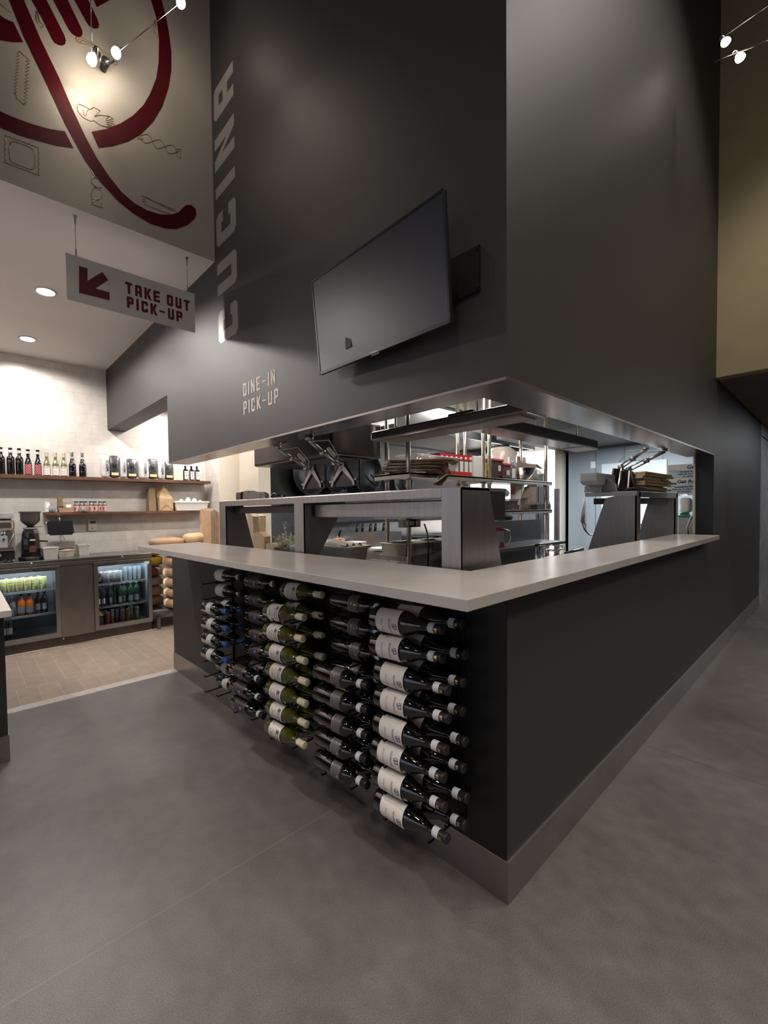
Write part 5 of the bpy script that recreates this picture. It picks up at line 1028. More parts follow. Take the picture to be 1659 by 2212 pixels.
# utensil bin
a, b = sx(893, 1.42), sx(991, 1.42); xm, w2 = (a + b) / 2, (b - a) / 2; z0b, h_ = U + .055, .12
t = thing('utensil_bin', 'clear plastic bin of utensils lying on kraft bags on the overshelf', 'bin', (xm + .03, 1.52, U + .04)); 
L = [tubring(w2 * .80, .08, 0), tubring(w2 * .94, .10, h_ * .92), tubring(w2, .115, h_ * .92), tubring(w2, .115, h_), tubring(w2 * .93, .10, h_), tubring(w2 * .78, .075, .006)]
MB().add([q for r_ in L for q in r_], fs).build('bin_shell', mat('milky_plastic', (.72, .72, .80), .2, alpha=.7, noise=(10, .05)), t, bevel=.004)
for i, (x, r0, r1, m_) in enumerate(((-.14, .3, .030, STEELM), (-.05, -.4, .026, BLACK), (.03, .2, .024, mat('purple_cloth', (.16, .07, .22), .7, noise=(20, .1))), (.10, -.2, .028, STEELM), (.17, .5, .022, BLACK), (.0, .9, .02, STEELM))):
    tag(MB().tube([(xm + x - .10 * math.cos(r0), 1.50 + .02 * i - .05, U + .08), (xm + x, 1.50, U + .13 + .01 * (i % 3)), (xm + x + .09 * math.cos(r0), 1.50 + .03, U + .17 + .02 * (i % 2))], [r1 * .5, r1, r1 * .6], 8).build('utensil', m_), ('steel ladle at the left in the clear utensil bin', 'black tongs in the clear utensil bin', 'purple handled tool in the clear utensil bin', 'steel spoon right of the purple tool', 'black handle at the right of the utensil bin', 'steel whisk lying across the utensil bin')[i], 'utensil', 'utensils in the clear bin')
# kraft bags drooping over the shelf edge
rg = random.Random(9); xa = sx(852, 1.40); xb = sx(960, 1.36)
for k in range(12):
    zz_ = U + .006 + k * .0095; x0 = xa + .06 + rg.uniform(0, .05) + .012 * k; dx = xb - xa - .16
    path = [(x0 - .05, 1.58, zz_), (x0 + dx * .3, 1.50, zz_ + .006), (x0 + dx * .6, 1.40, zz_ + .010), (x0 + dx * .82, 1.335 - k * .003, zz_ + .004)]
    if k < 9: path += [(x0 + dx * (.93 - .035 * k), 1.31 - k * .009, U - .015), (x0 + dx * (.90 - .06 * k), 1.30 - k * .009, U - .065), (x0 + dx * (.80 - .07 * k), 1.30 - k * .009, U - .105 + .004 * (k % 4))]
    else: path += [(x0 + dx * .98, 1.31, zz_ + .002), (x0 + dx * 1.05, 1.30, zz_ - .016)]
    wv_ = Vector((.045, .055, .003 + .002 * (k % 3))); vs = []
    for q in path: vs += [Vector(q) - wv_, Vector(q) + wv_, Vector(q) + wv_ + Vector((0, 0, .003)), Vector(q) - wv_ + Vector((0, 0, .003))]
    n_ = len(path); f_ = [(i * 4 + j, i * 4 + (j + 1) % 4, i * 4 + 4 + (j + 1) % 4, i * 4 + 4 + j) for i in range(n_ - 1) for j in range(4)] + [(3, 2, 1, 0), ((n_ - 1) * 4, (n_ - 1) * 4 + 1, (n_ - 1) * 4 + 2, (n_ - 1) * 4 + 3)]
    vs = [(v.x, max(v.y, 1.20) if True else v.y, v.z) for v in vs]
    tag(MB().add(vs, f_).build('kraft_bag', KRAFTL if k % 2 else KRAFT), 'flat kraft paper bag in the pile drooping over the overshelf edge', 'paper bag', 'pile of kraft bags')
t, w, d, h = boxy('white_paper_bag', 'plain white paper bag right of the red and white cartons', 'bag', 1023, 1049, 986, 1.42, 1.54, U, PAPERW, bevel=.004)
t, w, d, h = boxy('food_box', 'yellow food box between white bag and brown container', 'box', 1050, 1060, 1000, 1.44, 1.58, U, YELB); MB().box(-w * .8, w * .6, -d - .001, -d - .0003, h * .30, h * .48).build('black_print', INK, t); MB().box(-w * .9, w * .2, -d - .001, -d - .0003, h * .1, h * .16).build('red_print', RED, t)
def tubbox(label, pl, pr, pyt, y, z0, m, lid, hl=.022, name='storage_container', tap=.86, group=None):
    x0, x1 = at(pl, pyt, 'Y', y).x, at(pr, pyt, 'Y', y).x; h = at((pl + pr) / 2, pyt, 'Y', y).z - z0; w = (x1 - x0) / 2
    t = thing(name, label, 'container', ((x0 + x1) / 2, y + w, z0), 0, group); L = [tubring(w * tap, w * tap, 0), tubring(w * .97, w * .97, h - hl)]
    MB().add([q for r_ in L for q in r_], [(3, 2, 1, 0), (4, 5, 6, 7)] + [(i, (i + 1) % 4, 4 + (i + 1) % 4, 4 + i) for i in range(4)]).build('container_body', m, t, bevel=.006)
    if lid: B(-w * 1.03, w * 1.03, -w * 1.03, w * 1.03, h - hl, h).build('lid', lid, t, bevel=.004)
    return t, w, h
CHOC = mat('chocolate_contents', (.075, .04, .03), .35, noise=(25, .3)); REDL2 = mat('red_lid', (.62, .03, .05), .35, noise=(10, .05))
t, w, h = tubbox('brown filled container with red lid on the overshelf', 1060, 1088, 991, 1.42, U, CHOC, REDL2); B(w * .25, w * .6, -w * .97, -w * .95, h * .40, h * .68).build('sticker', PAPERW, t)
t, w, h = tubbox('smaller red-lidded container beside the brown one', 1087, 1105, 1001, 1.42, U + .03, mat('maroon_contents', (.16, .04, .03), .35, noise=(25, .3)), REDL2); B(-w * .1, w * .6, -w * .99, -w * .95, h * .10, h * .5).build('sticker', PAPERW, t)
t, w, d, h = boxy('black_tray', 'small black tray under the smaller red-lidded container', 'tray', 1085, 1103, 1022, 1.41, 1.60, U, BLACK, z1=U + .03)
x0, x1 = sx(1067, 1.62), sx(1098, 1.62); zt = sz(1082, 962, 1.62); r_ = (x1 - x0) / 2
t = thing('large_jar', 'big clear plastic jar with black lid standing behind the red-lidded containers', 'jar', ((x0 + x1) / 2, 1.62, U)); hj = zt - U
MB().lathe([(r_ * .9, 0), (r_, .02), (r_, hj * .78), (r_ * .6, hj * .93), (r_ * .5, hj * .95)], 22).build('jar_body', mat('cloudy_plastic', (.62, .55, .50), .2, alpha=.85, noise=(9, .15)), t); MB().lathe([(r_ * .56, hj * .92), (r_ * .56, hj), (0, hj)], 18).build('lid', BLACK, t); B(-r_ * .9, -r_ * .1, -r_ * 1.02, -r_ * .9, hj * .40, hj * .62).build('label', PAPERW, t)
t = bottle('slim clear bottle with white label right of the red-lidded container', CLEAR, .20, .026, WPLA, (.02, .12, PAPERW, 1.0)); t.location = (sx(1108, 1.44), 1.44, U)
t, w, d, h = boxy('cardboard_box', 'open cardboard box behind the steel bowl on the overshelf', 'cardboard box', 1112, 1160, 1000, 1.58, 1.70, U, CARD)
MB().prism([(w, -d, h), (w, d, h), (w + .16, d, h - .01), (w + .14, -d - .02, h - .06)], (0, 0, .004)).build('box_flap', CARD, t); MB().prism([(-w, d, h), (w, d, h), (w, d + .02, h + .10), (-w, d + .02, h + .10)], (0, .004, 0)).build('box_flap', CARD, t)
xb_ = (sx(1112, 1.47) + sx(1160, 1.47)) / 2; rb = (sx(1160, 1.47) - sx(1112, 1.47)) / 2; zb = sz(1136, 1012, 1.47) - U
rb = min(rb, .155); t = tag(MB().lathe([(0, 0), (rb * .35, 0), (rb * .62, zb * .25), (rb * .88, zb * .65), (rb, zb), (rb * 1.03, zb), (rb * 1.02, zb - .004), (rb * .86, zb * .62), (rb * .6, zb * .27), (0, .01)], 28, cap=False).build('mixing_bowl', STEELM), 'wide stainless mixing bowl near the right end of the overshelf', 'bowl'); t.location = (xb_, 1.47 + .06, U)
t = thing('plastic_bag', 'crumpled clear bag with dark packets right of the steel bowl', 'bag', (sx(1168, 1.47), 1.50, U)); pouch(.10, .10, .15, random.Random(5)).build('bag_film', mat('film_plastic', (.62, .60, .58), .15, alpha=.7, noise=(9, .3)), t); B(.05, .12, -.04, .04, .0, .10).build('dark_packet', BLACK, t)
# lower overshelf
Lz = 1.479
t, w, h = tubbox('clear container of dark contents on the lower overshelf', 1099, 1121, 1078, 1.42, Lz, mat('smoky_contents', (.12, .09, .08), .2, noise=(30, .5)), mat('clear_lid', (.5, .48, .46), .2, alpha=.7, noise=(10, .05)))
x_ = sx(1133, 1.46); zt = sz(1133, 1076, 1.46); t = tag(MB().lathe([(.058, 0), (.040, zt - Lz), (0, zt - Lz)], 20).build('coffee_filter_stack', mat('natural_paper', (.60, .52, .40), .8, noise=(12, .05), bump=(60, .4))), 'tapered pile of cream paper filters on the lower overshelf', 'paper filters'); t.location = (x_, 1.46, Lz)
x0, x1 = sx(1128, 1.60), sx(1158, 1.60); zt = 1.757
t = thing('cardboard_sheet', 'tall brown cardboard sheet standing on the lower overshelf', 'cardboard'); MB().prism([(x0 + .10, 1.60, Lz), (x1, 1.60, Lz), (x1, 1.60, zt), (x0 + .08, 1.60, zt), (x0 - .02, 1.60, Lz + .12)], (0, .006, 0)).build('sheet', CARD, t); MB().prism([(x0 - .02, 1.58, Lz + .12), (x0 + .18, 1.56, Lz + .17), (x0 + .18, 1.60, Lz + .175), (x0 - .02, 1.60, Lz + .125)], (0, 0, .004)).build('folded_flap', CARD, t)
t, w, d, h = boxy('waffle_iron', 'flat black appliance at the right end of the lower overshelf', 'appliance', 1160, 1190, 1086, 1.42, 1.66, Lz, BLACK, z1=Lz + .06); B(-w * .4, w * .9, -d, d, h, h + .028).build('lid_plate', STEELD, t); MB().cyl((w, 0, h), (w + .06, -.02, h), .012).build('handle', BLACK, t)
t, w, d, h = boxy('paper_notice', 'white notice with red print standing on the lower overshelf', 'notice', 1103, 1133, 1048, 1.70, 1.705, Lz, PAPERW, bevel=0); MB().box(-w, -w * .35, -d - .001, -d - .0003, h * .62, h * .95).build('red_print', REDL2, t)
tag(sack('plastic_bundle', 'x', (sx(1075, 1.62), 1.60, Lz + .19), .13, .08, .045, mat('bundle_film', (.42, .40, .38), .25, alpha=.85, noise=(20, .4)), 77), 'clear wrapped bundle beside the notice on the lower overshelf', 'bundle'); 
# dark cloth and red carton on the work shelf
a = at(1064, 1140, 'Y', 1.15); t, w, d, h = boxy('food_carton', 'red and white carton with barcode on the grey work shelf', 'carton', 1064, 1090, 1139, 1.10, 1.20, WS, PAPERW); MB().box(-w - .001, w + .001, -d - .001, d + .001, h * .8, h + .001).build('red_top', RED, t); MB().box(w * .2, w * .9, -d - .0012, -d - .0004, 0, h * .25).build('red_base', RED, t)
mb = MB(); [mb.box(-w * .9 + k * .009, -w * .9 + k * .009 + (.003 if k % 3 else .006), -d - .0013, -d - .0004, h * .1, h * .62) for k in range(7)]; mb.build('barcode_print', INK, t)
p = t.location.copy(); tag(MB().tube([(p.x + w * .4, 1.09, WS + h * .95), (p.x + w + .05, 1.08, WS + h * .8), (p.x + w + .07, 1.08, WS + h * .45), (p.x + w + .03, 1.08, WS + h * .12), (p.x + w * .8, 1.09, WS + .006)], .0035, 6).build('thin_cable', WPLA), 'thin white cord looping out beside the barcode carton', 'cord')
sack('black_glove_bundle', 'x', (sx(1100, 1.34, 1120), 1.40, at(1100, 1118, 'Y', 1.40).z), .16, .05, .030, mat('black_cloth', (.01, .01, .01), .8, noise=(10, .1)), 31); tag(COL.objects[-1] if False else [o for o in COL.objects if o.name.startswith('black_glove_bundle')][0], 'black cloth bundle lying on the upstand of the work shelf', 'cloth')
[o for o in COL.objects if o.name.startswith('black_glove_bundle')][0].location.z = at(1120, 1124, 'Y', 1.34).z + .03
t, w, d, h = boxy('cardboard_box', 'dim brown carton under the grey work shelf', 'cardboard box', 1086, 1120, 1190, 1.12, 1.28, .93, KRAFT)
t.location.y = 1.55; t.location.z = .931; t.location.x = at(1103, 1200, 'Y', 1.48).x; 
# fryer basket
p = at(1190, 1192, 'Y', .80); bz = p.z
t = thing('fryer_basket', 'chrome wire basket with black grip resting at the counter edge', 'basket', (p.x, .80, .901)); hh_ = bz - .901 + .03
mb = MB(); R1 = [(-.16, -.09, hh_), (.02, -.11, hh_), (.19, -.02, hh_ + .01), (.16, .10, hh_ + .015), (-.02, .10, hh_ + .02), (-.16, .0, hh_ + .01)]; mb.tube(R1, .0055, 6, closed=True); R2 = [(.0, -.06, hh_ - .02), (.11, -.04, hh_ - .02), (.11, .05, hh_ - .02), (.0, .05, hh_ - .02)]; mb.tube(R2, .005, 6, closed=True)
for a_ in R1: mb.cyl(a_, (a_[0] * .7, a_[1] * .7, .004), .003, n=5)
mb.build('wire_frame', STEELM, t); MB().tube([(-.06, .10, hh_ + .025), (.08, .10, hh_ + .028)], .011, 8).build('grip', BLACK, t)
a, b = at(1222, 1196, 'Y', .62), at(1258, 1186, 'Y', .62)
t = thing('door_handle_bar', 'black rubber-gripped bar just above the right-hand counter', 'handle bar'); MB().cyl(a, b, .014).build('bar', BLACK, t); MB().cyl((b.x, .62, b.z), (b.x, .62, .90), .010).build('bracket', STEELD, t); MB().cyl((a.x, .62, a.z), (a.x, .62, .90), .010).build('bracket', STEELD, t)

# kraft boxes and plant behind the left pass bay
def kbox(label, px0, px1, pyt, x, z0, zt=None, cut=0):
    a, b = at(px0, pyt, 'X', x), at(px1, pyt, 'X', x); zt = a.z; t = thing('kraft_box', label, 'box', group='folded kraft boxes')
    MB().prism([(x, a.y, z0), (x, b.y, z0), (x, b.y, zt - cut), (x, (a.y + b.y) / 2, zt), (x, a.y, zt - cut * .3)], (.07, 0, 0)).build('box_panel', KRAFTL, t); return t
kbox('tall open kraft box behind the pass shelf, leftmost', 526, 546, 1104, .78, .921, cut=.06); kbox('kraft box in the middle with a raised flap', 545, 562, 1112, .90, .921, cut=.01); kbox('shorter kraft box with pointed flap left of the herbs', 547, 571, 1148, .70, .921, cut=.045); kbox('lowest kraft box corner just left of the herbs', 574, 592, 1172, .70, .921, cut=.04)
p = at(620, 1190, 'X', .86)
t = thing('potted_herb', 'pale green woody herb plant behind the counter', 'plant', (.86, p.y, .921)); MB().lathe([(.06, 0), (.075, .12), (.08, .12), (.08, .13), (0, .13)], 16).build('pot', WPLA, t)
rg = random.Random(12); mb = MB(); ml = MB()
for k in range(46):
    a_ = rg.uniform(0, 2 * PI); ln = rg.uniform(.10, .25) if k else .40; r0 = rg.uniform(.4, 1.0) * (.14 if k else .0); tip = Vector((r0 * math.cos(a_), r0 * math.sin(a_), .13 + ln)); 
    if k == 0: tip = Vector((0, .03, .13 + .36))
    b0_ = Vector((.01 * math.cos(a_), .01 * math.sin(a_), .12)); mid = (b0_ + tip) / 2 + Vector((0, 0, .03)); mb.tube([b0_, mid, tip], [.003, .002, .0012], 4)
    for q in range(16 if k else 26):
        s_ = .3 + .7 * q / (16 if k else 26); c_ = b0_ * (1 - s_) ** 2 + mid * 2 * s_ * (1 - s_) + tip * s_ * s_; an = rg.uniform(0, 2 * PI); d_ = Vector((math.cos(an), math.sin(an), rg.uniform(.2, .9))).normalized() * rg.uniform(.018, .032); n_ = d_.cross(Vector((rg.uniform(-1, 1), rg.uniform(-1, 1), 1))).normalized() * .007
        ml.add([c_, c_ + d_ * .5 + n_, c_ + d_, c_ + d_ * .5 - n_], [(0, 1, 2, 3)])
mb.build('stems', mat('grey_stem', (.30, .26, .18), .7, noise=(20, .1)), t); ml.build('leaves', mat('sage_leaves', (.60, .62, .48), .7, noise=(60, .3)), t, kind='stuff')
tag(sack('towel', 'x', (.80, at(645, 1190, 'X', .80).y, 1.17), .06, .09, .035, mat('white_towel', (.72, .69, .64), .9, noise=(20, .05), bump=(60, .6)), 55), 'folded white towel beside the middle post', 'towel')
B(.70, .90, at(660, 1190, 'X', .8).y, at(632, 1190, 'X', .8).y, .921, 1.136).build('box_body', STEELD, thing('steel_box', 'steel box under the white towel', 'box'))
# things on top of the left pass shelf
PZ = 1.60
def pbracket(label, pts, plane, val, vec, hole=None):
    t = thing('slotted_guard', label, 'guard'); P_ = [at(x, y, plane, val) for x, y in pts]; MB().prism(P_, vec).build('plate', mat('grey_plate', (.27, .25, .245), .4, .6, noise=(10, .06)), t, bevel=.002)
    if hole:
        for x, y, r in hole: p = at(x, y, plane, val); MB().lathe([(0, .0015), (r, .0015), (r, 0)], 10, p - Vector(vec).normalized() * .0005, -Vector(vec), cap=False).build('slot', BLACK, t)
    return t
pbracket('grey metal guard plate lying on the left end of the long pass shelf', [(524, 1081), (573, 1079), (572, 1067), (566, 1063), (545, 1062), (541, 1060), (528, 1060), (525, 1064)], 'X', .26, (.04, 0, 0), [(538, 1062, .008), (563, 1068, .004), (567, 1069, .004), (562, 1073, .004)])
t = thing('tape_dispenser', 'dark tool with red core left of the grey guard plate', 'tool'); a = at(513, 1081, 'X', .40); b = at(525, 1062, 'X', .40); B(.38, .46, b.y, a.y, PZ, b.z).build('body', mat('mid_grey_tool', (.16, .14, .14), .4, .3, noise=(10, .1)), t, bevel=.012); B(.376, .38, b.y + .005, b.y + .02, PZ + .02, b.z - .01).build('red_core', REDL2, t)
a = at(585, 1076, 'X', .40)
t = thing('bent_tongs', 'black bent tongs lying on the long pass shelf', 'tongs'); MB().tube([at(586, 1073, 'X', .4), at(591, 1067, 'X', .4), at(599, 1066, 'X', .4), at(604, 1072, 'X', .4)], .008, 6).build('arm', BLACK, t); MB().tube([at(604, 1073, 'X', .4), at(611, 1073, 'X', .4), at(616, 1070, 'X', .4)], .007, 6).build('grip', BLACK, t)
# tablets on swing arms, wine-rack side: backs with A-shaped holders
HOLD = mat('holder_silver', (.36, .33, .32), .35, .7, noise=(10, .06)); PALE = mat('pale_adapter', (.60, .58, .50), .4, noise=(10, .05))
def tablet(label, P, arm, top, wire):
    """P: px of the A-holder apex, left foot, right foot; plane X = .40"""
    t = thing('order_tablet', label, 'tablet', group='order tablets'); X_ = .40
    (ax_, ay_), (lx_, ly_), (rx_, ry_) = P
    A_, Lf, Rf = at(ax_, ay_, 'X', X_), at(lx_, ly_, 'X', X_), at(rx_, ry_, 'X', X_)
    zc_ = (A_.z + Lf.z) / 2; hw_ = abs(Lf.y - Rf.y) / 2; ym_ = (Lf.y + Rf.y) / 2; hh_ = (A_.z - Lf.z)
    B(X_ + .012, X_ + .030, ym_ - hw_ - .035, ym_ + hw_ - .01, Lf.z - .004, A_.z + .035).build('housing', mat('tablet_case', (.035, .030, .030), .4, noise=(10, .1)), t, bevel=.004)
    B(X_ + .030, X_ + .034, ym_ - hw_ - .03, ym_ + hw_ - .01, Lf.z + .006, A_.z + .025).build('screen', mat('tablet_glass', (.01, .01, .012), .1, noise=(10, .05)), t)
    mb = MB(); wd = .016
    for F_, s in ((Lf, 1), (Rf, -1)):
        mb.prism([(X_, A_.y + s * .004, A_.z), (X_, A_.y + s * .026, A_.z), (X_, F_.y + s * .002, F_.z + .028), (X_, F_.y + s * .008, F_.z), (X_, F_.y - s * .010, F_.z), (X_, F_.y - s * .018, F_.z + .024), (X_, A_.y + s * .0, A_.z - .028)], (.006, 0, 0))
        mb.box(X_, X_ + .03, F_.y - .005, F_.y + s * .024, F_.z + .030, F_.z + .042)
    mb.box(X_ - .006, X_ + .006, A_.y - .026, A_.y + .026, A_.z - .008, A_.z + .022); mb.build('holder', HOLD, t, bevel=.001)
    E_ = at(*arm, 'X', X_ - .02); T_ = Vector(top)
    mid = E_.lerp(T_, .48); off = Vector((0, .012, .010))
    def link(p, q, r): MB().tube([p + off, q + off], r, 8).build('arm_link', HOLD, t); MB().tube([p - off, q - off], r, 8).build('arm_link', HOLD, t)
    link(E_, mid, .0065); MB().tube([mid, T_], .013, 8).build('upper_arm', HOLD, t)
    for q in (E_, mid): MB().cyl(q - Vector((.016, 0, 0)), q + Vector((.016, 0, 0)), .018, n=12).build('arm_joint', HOLD, t)
    MB().tube([E_, Vector((X_ - .01, A_.y, A_.z + .01))], .011, 8).build('tilt_neck', HOLD, t)
    q = mid.lerp(E_, .55) + Vector((-.01, -.03, .035)); MB().tube([q + Vector((0, .035, .03)), q - Vector((0, .03, .03))], .012, 6).build('adapter', PALE, t)
    MB().tube([T_ + Vector((0, -.02, -.01)), mid + Vector((0, -.06, .07)), E_ + Vector((0, -.03, .04)), E_ + Vector((0, .0, -.05))], .003, 5).build('cable', PALE, t)
    MB().cyl(T_, T_ + Vector((0, 0, .02)), .028, n=14).build('mount', STEELD, t)
    return t
T1 = at(600, 969, 'Z', ZF - .03); T2 = at(668, 951, 'Z', ZF - .03)
tablet('left of two order tablets on arms, its back seen over the long pass shelf', ((673, 1014), (655, 1057), (692, 1052)), (662, 1010), (T1.x, T1.y, ZF - .03), 0)
tablet('right of two order tablets on arms, its back seen over the long pass shelf', ((738, 1007), (716, 1052), (764, 1047)), (724, 1000), (T2.x, T2.y, ZF - .03), 0)
# tablets on arms, right-hand side (holders seen edge-on)
def tablet_b(label, e, topx, dy, lean):
    t = thing('order_tablet', label, 'tablet', group='order tablets, right side'); Yp = .42 + dy
    E_ = at(*e, 'Y', Yp); T_ = at(*topx, 'Y', Yp - .22); T_.z = min(T_.z, ZF - .02); mid = E_.lerp(T_, .5)
    MB().prism([(E_.x - .06, Yp + .03, E_.z - .01), (E_.x + .14, Yp - .0, E_.z - .01), (E_.x + .19 + lean, Yp - .0, PZ + .03), (E_.x - .10 + lean, Yp + .04, PZ + .03)], (.004, .016, 0)).build('housing', MATS['tablet_case'], t, bevel=.003)
    mb = MB()
    for s, k in ((-1, -.09), (1, .11)): mb.prism([(E_.x - .012, Yp - .012, E_.z), (E_.x + .018, Yp - .012, E_.z), (E_.x + k + .012 + lean, Yp - .016, PZ + .035), (E_.x + k - .012 + lean, Yp - .016, PZ + .035)], (0, .008, 0))
    mb.build('holder', HOLD, t)
    off = Vector((0, .0, .016))
    for s in (1, -1): MB().tube([E_ + off * s, mid + off * s], .006, 8).build('arm_link', HOLD, t)
    MB().tube([mid, T_], .013, 8).build('upper_arm', HOLD, t)
    for q in (E_, mid): MB().cyl(q - Vector((0, .018, 0)), q + Vector((0, .018, 0)), .020, n=12).build('arm_joint', HOLD, t)
    MB().tube([T_, mid + Vector((-.1, 0, .06)), E_ + Vector((-.05, 0, .04))], .003, 5).build('cable', PALE, t)
    MB().cyl(T_, (T_.x, T_.y, ZF - .006), .02, n=12).build('mount', STEELD, t)
tablet_b('left of two order tablets on arms over the right-hand pass shelf', (1341, 1009), (1395, 958), .04, -.03); tablet_b('right of two order tablets on arms over the right-hand pass shelf', (1358, 1014), (1436, 966), -.02, .03)
# things on top of the right pass shelf
pbracket('grey metal guard plate on the near end of the right-hand pass shelf', [(1262, 1064), (1330, 1061), (1328, 1045), (1322, 1037), (1308, 1034), (1296, 1038), (1270, 1046), (1263, 1050)], 'X', 2.60, (.04, 0, 0), [(1308, 1040, .012), (1269, 1048, .006), (1275, 1050, .006)])
def px2(px, y, py=1050): return at(px, py, 'Y', y).x
for k in range(6):
    x0, x1 = px2(1276, .50), px2(1318, .50); zz_ = ZB + .058 + k * .0125
    o = tag(MB().add([(x0 + .03, .475, zz_), (x1 - .02, .475, zz_), (x1 - .02, .565, zz_), (x0 + .03, .565, zz_), (x0, .46, zz_ + .03), (x1, .46, zz_ + .03), (x1, .58, zz_ + .03), (x0, .58, zz_ + .03), (x0 + .006, .466, zz_ + .03), (x1 - .006, .466, zz_ + .03), (x1 - .006, .574, zz_ + .03), (x0 + .006, .574, zz_ + .03), (x0 + .034, .48, zz_ + .003), (x1 - .024, .48, zz_ + .003), (x1 - .024, .56, zz_ + .003), (x0 + .034, .56, zz_ + .003)],
        [(0, 3, 2, 1), (0, 1, 5, 4), (1, 2, 6, 5), (2, 3, 7, 6), (3, 0, 4, 7), (4, 5, 9, 8), (5, 6, 10, 9), (6, 7, 11, 10), (7, 4, 8, 11), (8, 9, 13, 12), (9, 10, 14, 13), (10, 11, 15, 14), (11, 8, 12, 15), (12, 13, 14, 15)]).build('food_tray', mat('grey_white_tray', (.80, .78, .76), .5, noise=(10, .04))), f'grey-white food tray in the nested stack by the tablets, {ORD[k]} from the bottom', 'tray', 'nested food trays')
t = thing('steel_stand', 'low stand under the nested food trays', 'stand'); B(px2(1288, .52), px2(1308, .52), .48, .56, ZB, ZB + .056).build('body', STEELD, t)
for k in range(9):
    x0, x1 = px2(1368, .40) + .01 * (k % 3), px2(1432 + (k * 5 % 7) - (3 if k < 4 else 0), .40); zz_ = ZB + .004 + k * .0205
    rg = random.Random(k); y0_ = .33 + rg.uniform(-.02, .01)
    tag(MB().prism([(x0, y0_, zz_), (x1, y0_ + rg.uniform(-.01, .03), zz_ + (.004 if k % 4 else .010)), (x1 - .05, y0_ + .18, zz_ + .004), (x0 + .02, y0_ + .20, zz_)], (0, 0, .0165)).build('kraft_clamshell', KRAFT if k % 3 else KRAFTL), f'flat brown takeaway box in the stack on the right pass shelf, {ORD[k]} from the bottom', 'takeaway box', 'flat takeaway boxes')
o = sack('kitchen_cloth', 'x', (px2(1372, .32), .31, ZB + .018), .20, .045, .018, mat('charcoal_cloth', (.035, .03, .03), .9, noise=(10, .1)), 91); tag(o, 'dark rumpled cloth at the front of the right-hand pass shelf', 'cloth')
# hanging white sheet left of the right-hand pass shelf
mb = MB(); c_ = [(1264, 1072), (1257, 1100), (1255, 1125), (1262, 1145), (1272, 1156), (1280, 1158)]; d_ = [(1267, 1074), (1267, 1100), (1268, 1125), (1269, 1145), (1275, 1153), (1281, 1154)]
vs = []
for p_, q_ in zip(c_, d_): a, b = at(*p_, 'Y', .66), at(*q_, 'Y', .70); vs += [a, b, b + Vector((0, .003, 0)), a + Vector((0, .003, 0))]
mb.add(vs, [(i * 4 + j, i * 4 + (j + 1) % 4, i * 4 + 4 + (j + 1) % 4, i * 4 + 4 + j) for i in range(5) for j in range(4)] + [(3, 2, 1, 0), (20, 21, 22, 23)], True)
tag(mb.build('receipt_paper', WPLA), 'long white paper strip curling down left of the right pass shelf', 'paper')
# rack with film boxes near the right jamb
RX = 5.0
a, b = at(1440, 1010, 'X', RX), at(1502, 1010, 'X', RX); yl, yr = a.y, b.y - .12; z2 = at(1470, 1066, 'X', RX).z
t = thing('storage_rack', 'wire storage rack near the right jamb of the opening', 'rack')
mb = MB()
for zz_ in (z2 - .003, 1.15, .5):
    for k in range(7): yy = yr + (yl - yr) * k / 6; mb.cyl((RX - .01, yy, zz_ - .006), (RX + .40, yy, zz_ - .006), .003, n=5)
    for xx in (RX - .01, RX + .40): mb.cyl((xx, yr, zz_ - .012), (xx, yl, zz_ - .012), .005, n=6)
mb.build('wire_shelves', STEELM, t)
for xx in (RX + .0, RX + .39):
    for yy in (yr, yl + .015): MB().cyl((xx + .012, yy, 0), (xx + .012, yy, z2 + (.02 if yy > yr else .9)), .010, n=8).build('post', STEELM, t)
FB = mat('pale_blue_print', (.55, .66, .72), .5, noise=(10, .04)); NAVY = mat('navy_print', (.015, .03, .12), .4, noise=(20, .05))
for i, (yt, yb) in enumerate(((1032, 1066), (1003, 1031))):
    zt, zb_ = at(1470, yt, 'X', RX).z, at(1470, yb, 'X', RX).z
    if i: zb_ = z_prev
    t = thing('film_box', ('lower white and blue film wrap box on the wire rack', 'upper white and blue film wrap box on the wire rack')[i], 'box', group='film wrap boxes')
    B(RX, RX + .3, yr + .03, yl - .01, zb_ + .001, zt).build('box_body', PAPERW, t, bevel=.002)
    MB().box(RX - .001, RX - .0003, yr + .031, yl - .011, zb_ + .003, zb_ + (zt - zb_) * .52).build('blue_band', FB, t)
    mb = MB(); yy = [yr + .035 + (yl - yr - .05) * k / 16 for k in range(17)]
    for ph in (0, 1.6): mb.tube([(RX - .0015, y_, zb_ + (zt - zb_) * (.52 + .10 * math.sin(ph + k * .42))) for k, y_ in enumerate(yy)], .0014, 4)
    mb.build('wave_line', NAVY, t)
    text_mesh('Get Red', .055, NAVY, 'print', t, frame((RX - .0016, at((1484, 1506)[i], 1045, 'X', RX).y, zt - (zt - zb_) * .26), (0, -1, 0), (0, 0, 1)), bold=.002, shear=.2)
    text_mesh('Foodservice Film\nPellicule de Aliments\nen plastique', .026, NAVY, 'print', t, frame((RX - .0016, at((1478, 1490)[i], 1055, 'X', RX).y, zb_ + (zt - zb_) * .26), (0, -1, 0), (0, 0, 1)), bold=.001)
    z_prev = zt
a, b = at(1466, 1072, 'X', RX + .05), at(1492, 1108, 'X', RX + .05)
t = thing('soap_dispenser', 'rounded white dispenser below the film wrap boxes', 'dispenser', (RX + .12, (a.y + b.y) / 2, b.z)); hh_ = a.z - b.z - .02; hw_ = abs(a.y - b.y) / 2
B(-.07, .07, -hw_, hw_, .0, hh_).build('shell', WPLA, t, bevel=.04, seg=4); B(-.05, .05, -hw_ * .5, hw_ * .8, -.07, .0).build('green_base', mat('green_plastic', (.02, .12, .06), .3, noise=(10, .05)), t)
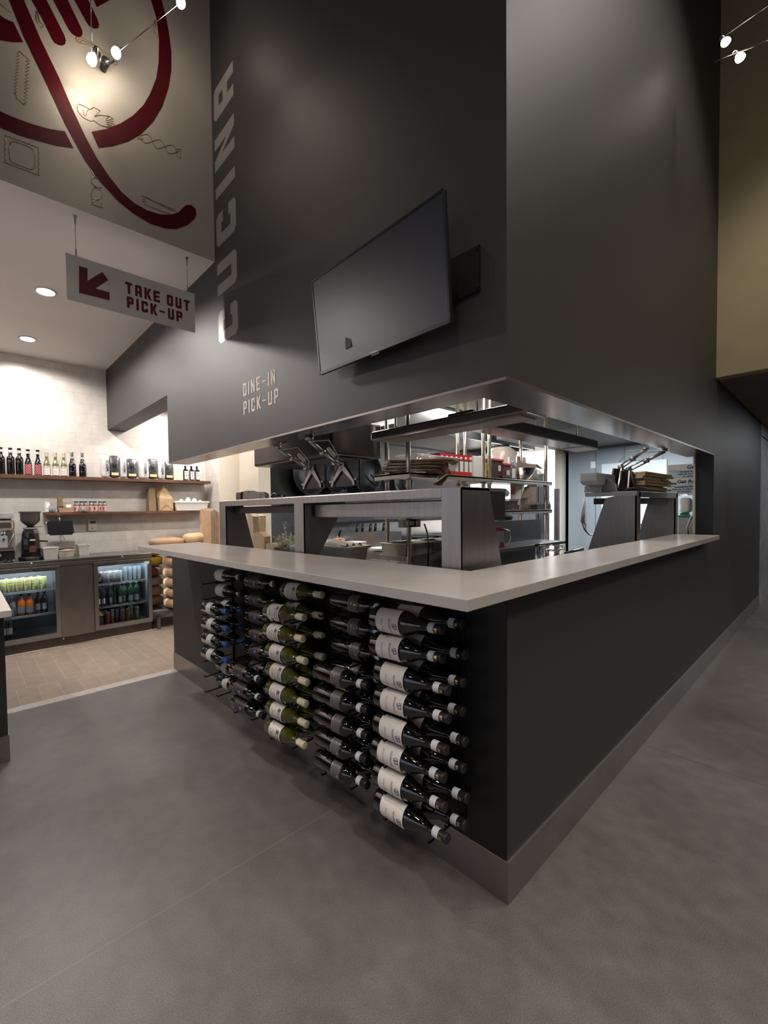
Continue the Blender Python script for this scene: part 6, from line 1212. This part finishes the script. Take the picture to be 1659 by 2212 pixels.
a = at(1480, 1113, 'X', RX + .05); t = thing('green_tray', 'green lidded clear tub under the white dispenser', 'tub', (RX + .15, (yl + yr) / 2 - .03, 1.151)); B(-.10, .10, -(yl - yr) * .32, (yl - yr) * .32, 0, a.z - 1.151 - .02).build('tub', mat('grey_clear', (.42, .40, .37), .3, alpha=.85, noise=(10, .1)), t, bevel=.01); B(-.11, .11, -(yl - yr) * .35, (yl - yr) * .35, a.z - 1.151 - .02, a.z - 1.151).build('lid', mat('green_lid', (.03, .28, .14), .35, noise=(10, .05)), t, bevel=.003)
tag(MB().tube([(RX - .02, yr + .04, 1.42), (RX - .03, yr + .14, 1.38), (RX - .03, yr + .18, 1.25), (RX - .02, yr + .17, 1.16)], .010, 8).build('spray_hose', GREY), 'grey hose curving beside the green-lidded tub', 'hose')
# switch plate and panel details on the right kitchen wall
p = at(1281, 1004, 'X', 7.39); t = thing('switch_plate', 'small white switch plate on the blue-grey kitchen wall', 'switch'); B(7.388, 7.399, p.y - .04, p.y + .04, p.z - .06, p.z + .06).build('plate', WPLA, t, bevel=.002)
a, b = at(1300, 1000, 'X', 7.39), at(1441, 992, 'X', 7.39); t = thing('wall_panel_cover', 'pale metal cover panel on the upper blue-grey kitchen wall', 'panel'); B(7.375, 7.399, b.y, a.y, 1.2, at(1400, 995, 'X', 7.39).z).build('cover', FRPL, t)
# dark post left of the blue-grey wall
a, b = at(1197, 1060, 'X', 6.6), at(1206, 1060, 'X', 6.6); t = thing('dark_post', 'dark steel post at the left edge of the blue-grey wall', 'post'); B(6.6, 6.66, b.y, a.y, 0, at(1200, 1056, 'X', 6.6).z).build('post_body', MATS['dark_post_steel'], t)

# dark blocks added between the overshelves and the doorway to cover its white
x0, x1 = at(1159, 1043, 'Y', 2.3).x, at(1187, 1043, 'Y', 2.3).x
t = thing('dark_filler_tall', 'tall dark block added over the blackish opening left of the bright doorway', 'cabinet'); B(x0, x1, 2.3, 2.45, 0, at(1170, 1043, 'Y', 2.3).z).build('body', mat('night_steel', (.045, .045, .05), .35, .5, noise=(6, .2)), t, bevel=.004); B(x0 + .05, x1 - .05, 2.29, 2.30, 1.1, at(1170, 1052, 'Y', 2.3).z).build('door', BLACKM, t)
x2 = at(1040, 1100, 'Y', 2.3).x
t = thing('dark_filler_low', 'long dark grey block added below the lower overshelf, covering the bright doorway', 'cabinet'); B(x2, x0 - .02, 2.3, 2.6, 0, at(1120, 1104, 'Y', 2.3).z).build('body', mat('graphite_steel', (.10, .105, .11), .35, .6, noise=(6, .15)), t, bevel=.004)
wd_ = (x0 - .02 - x2) / 4
for k in range(4): B(x2 + .02 + k * wd_, x2 - .02 + (k + 1) * wd_, 2.29, 2.30, .3, 1.3).build('door', DS, t)
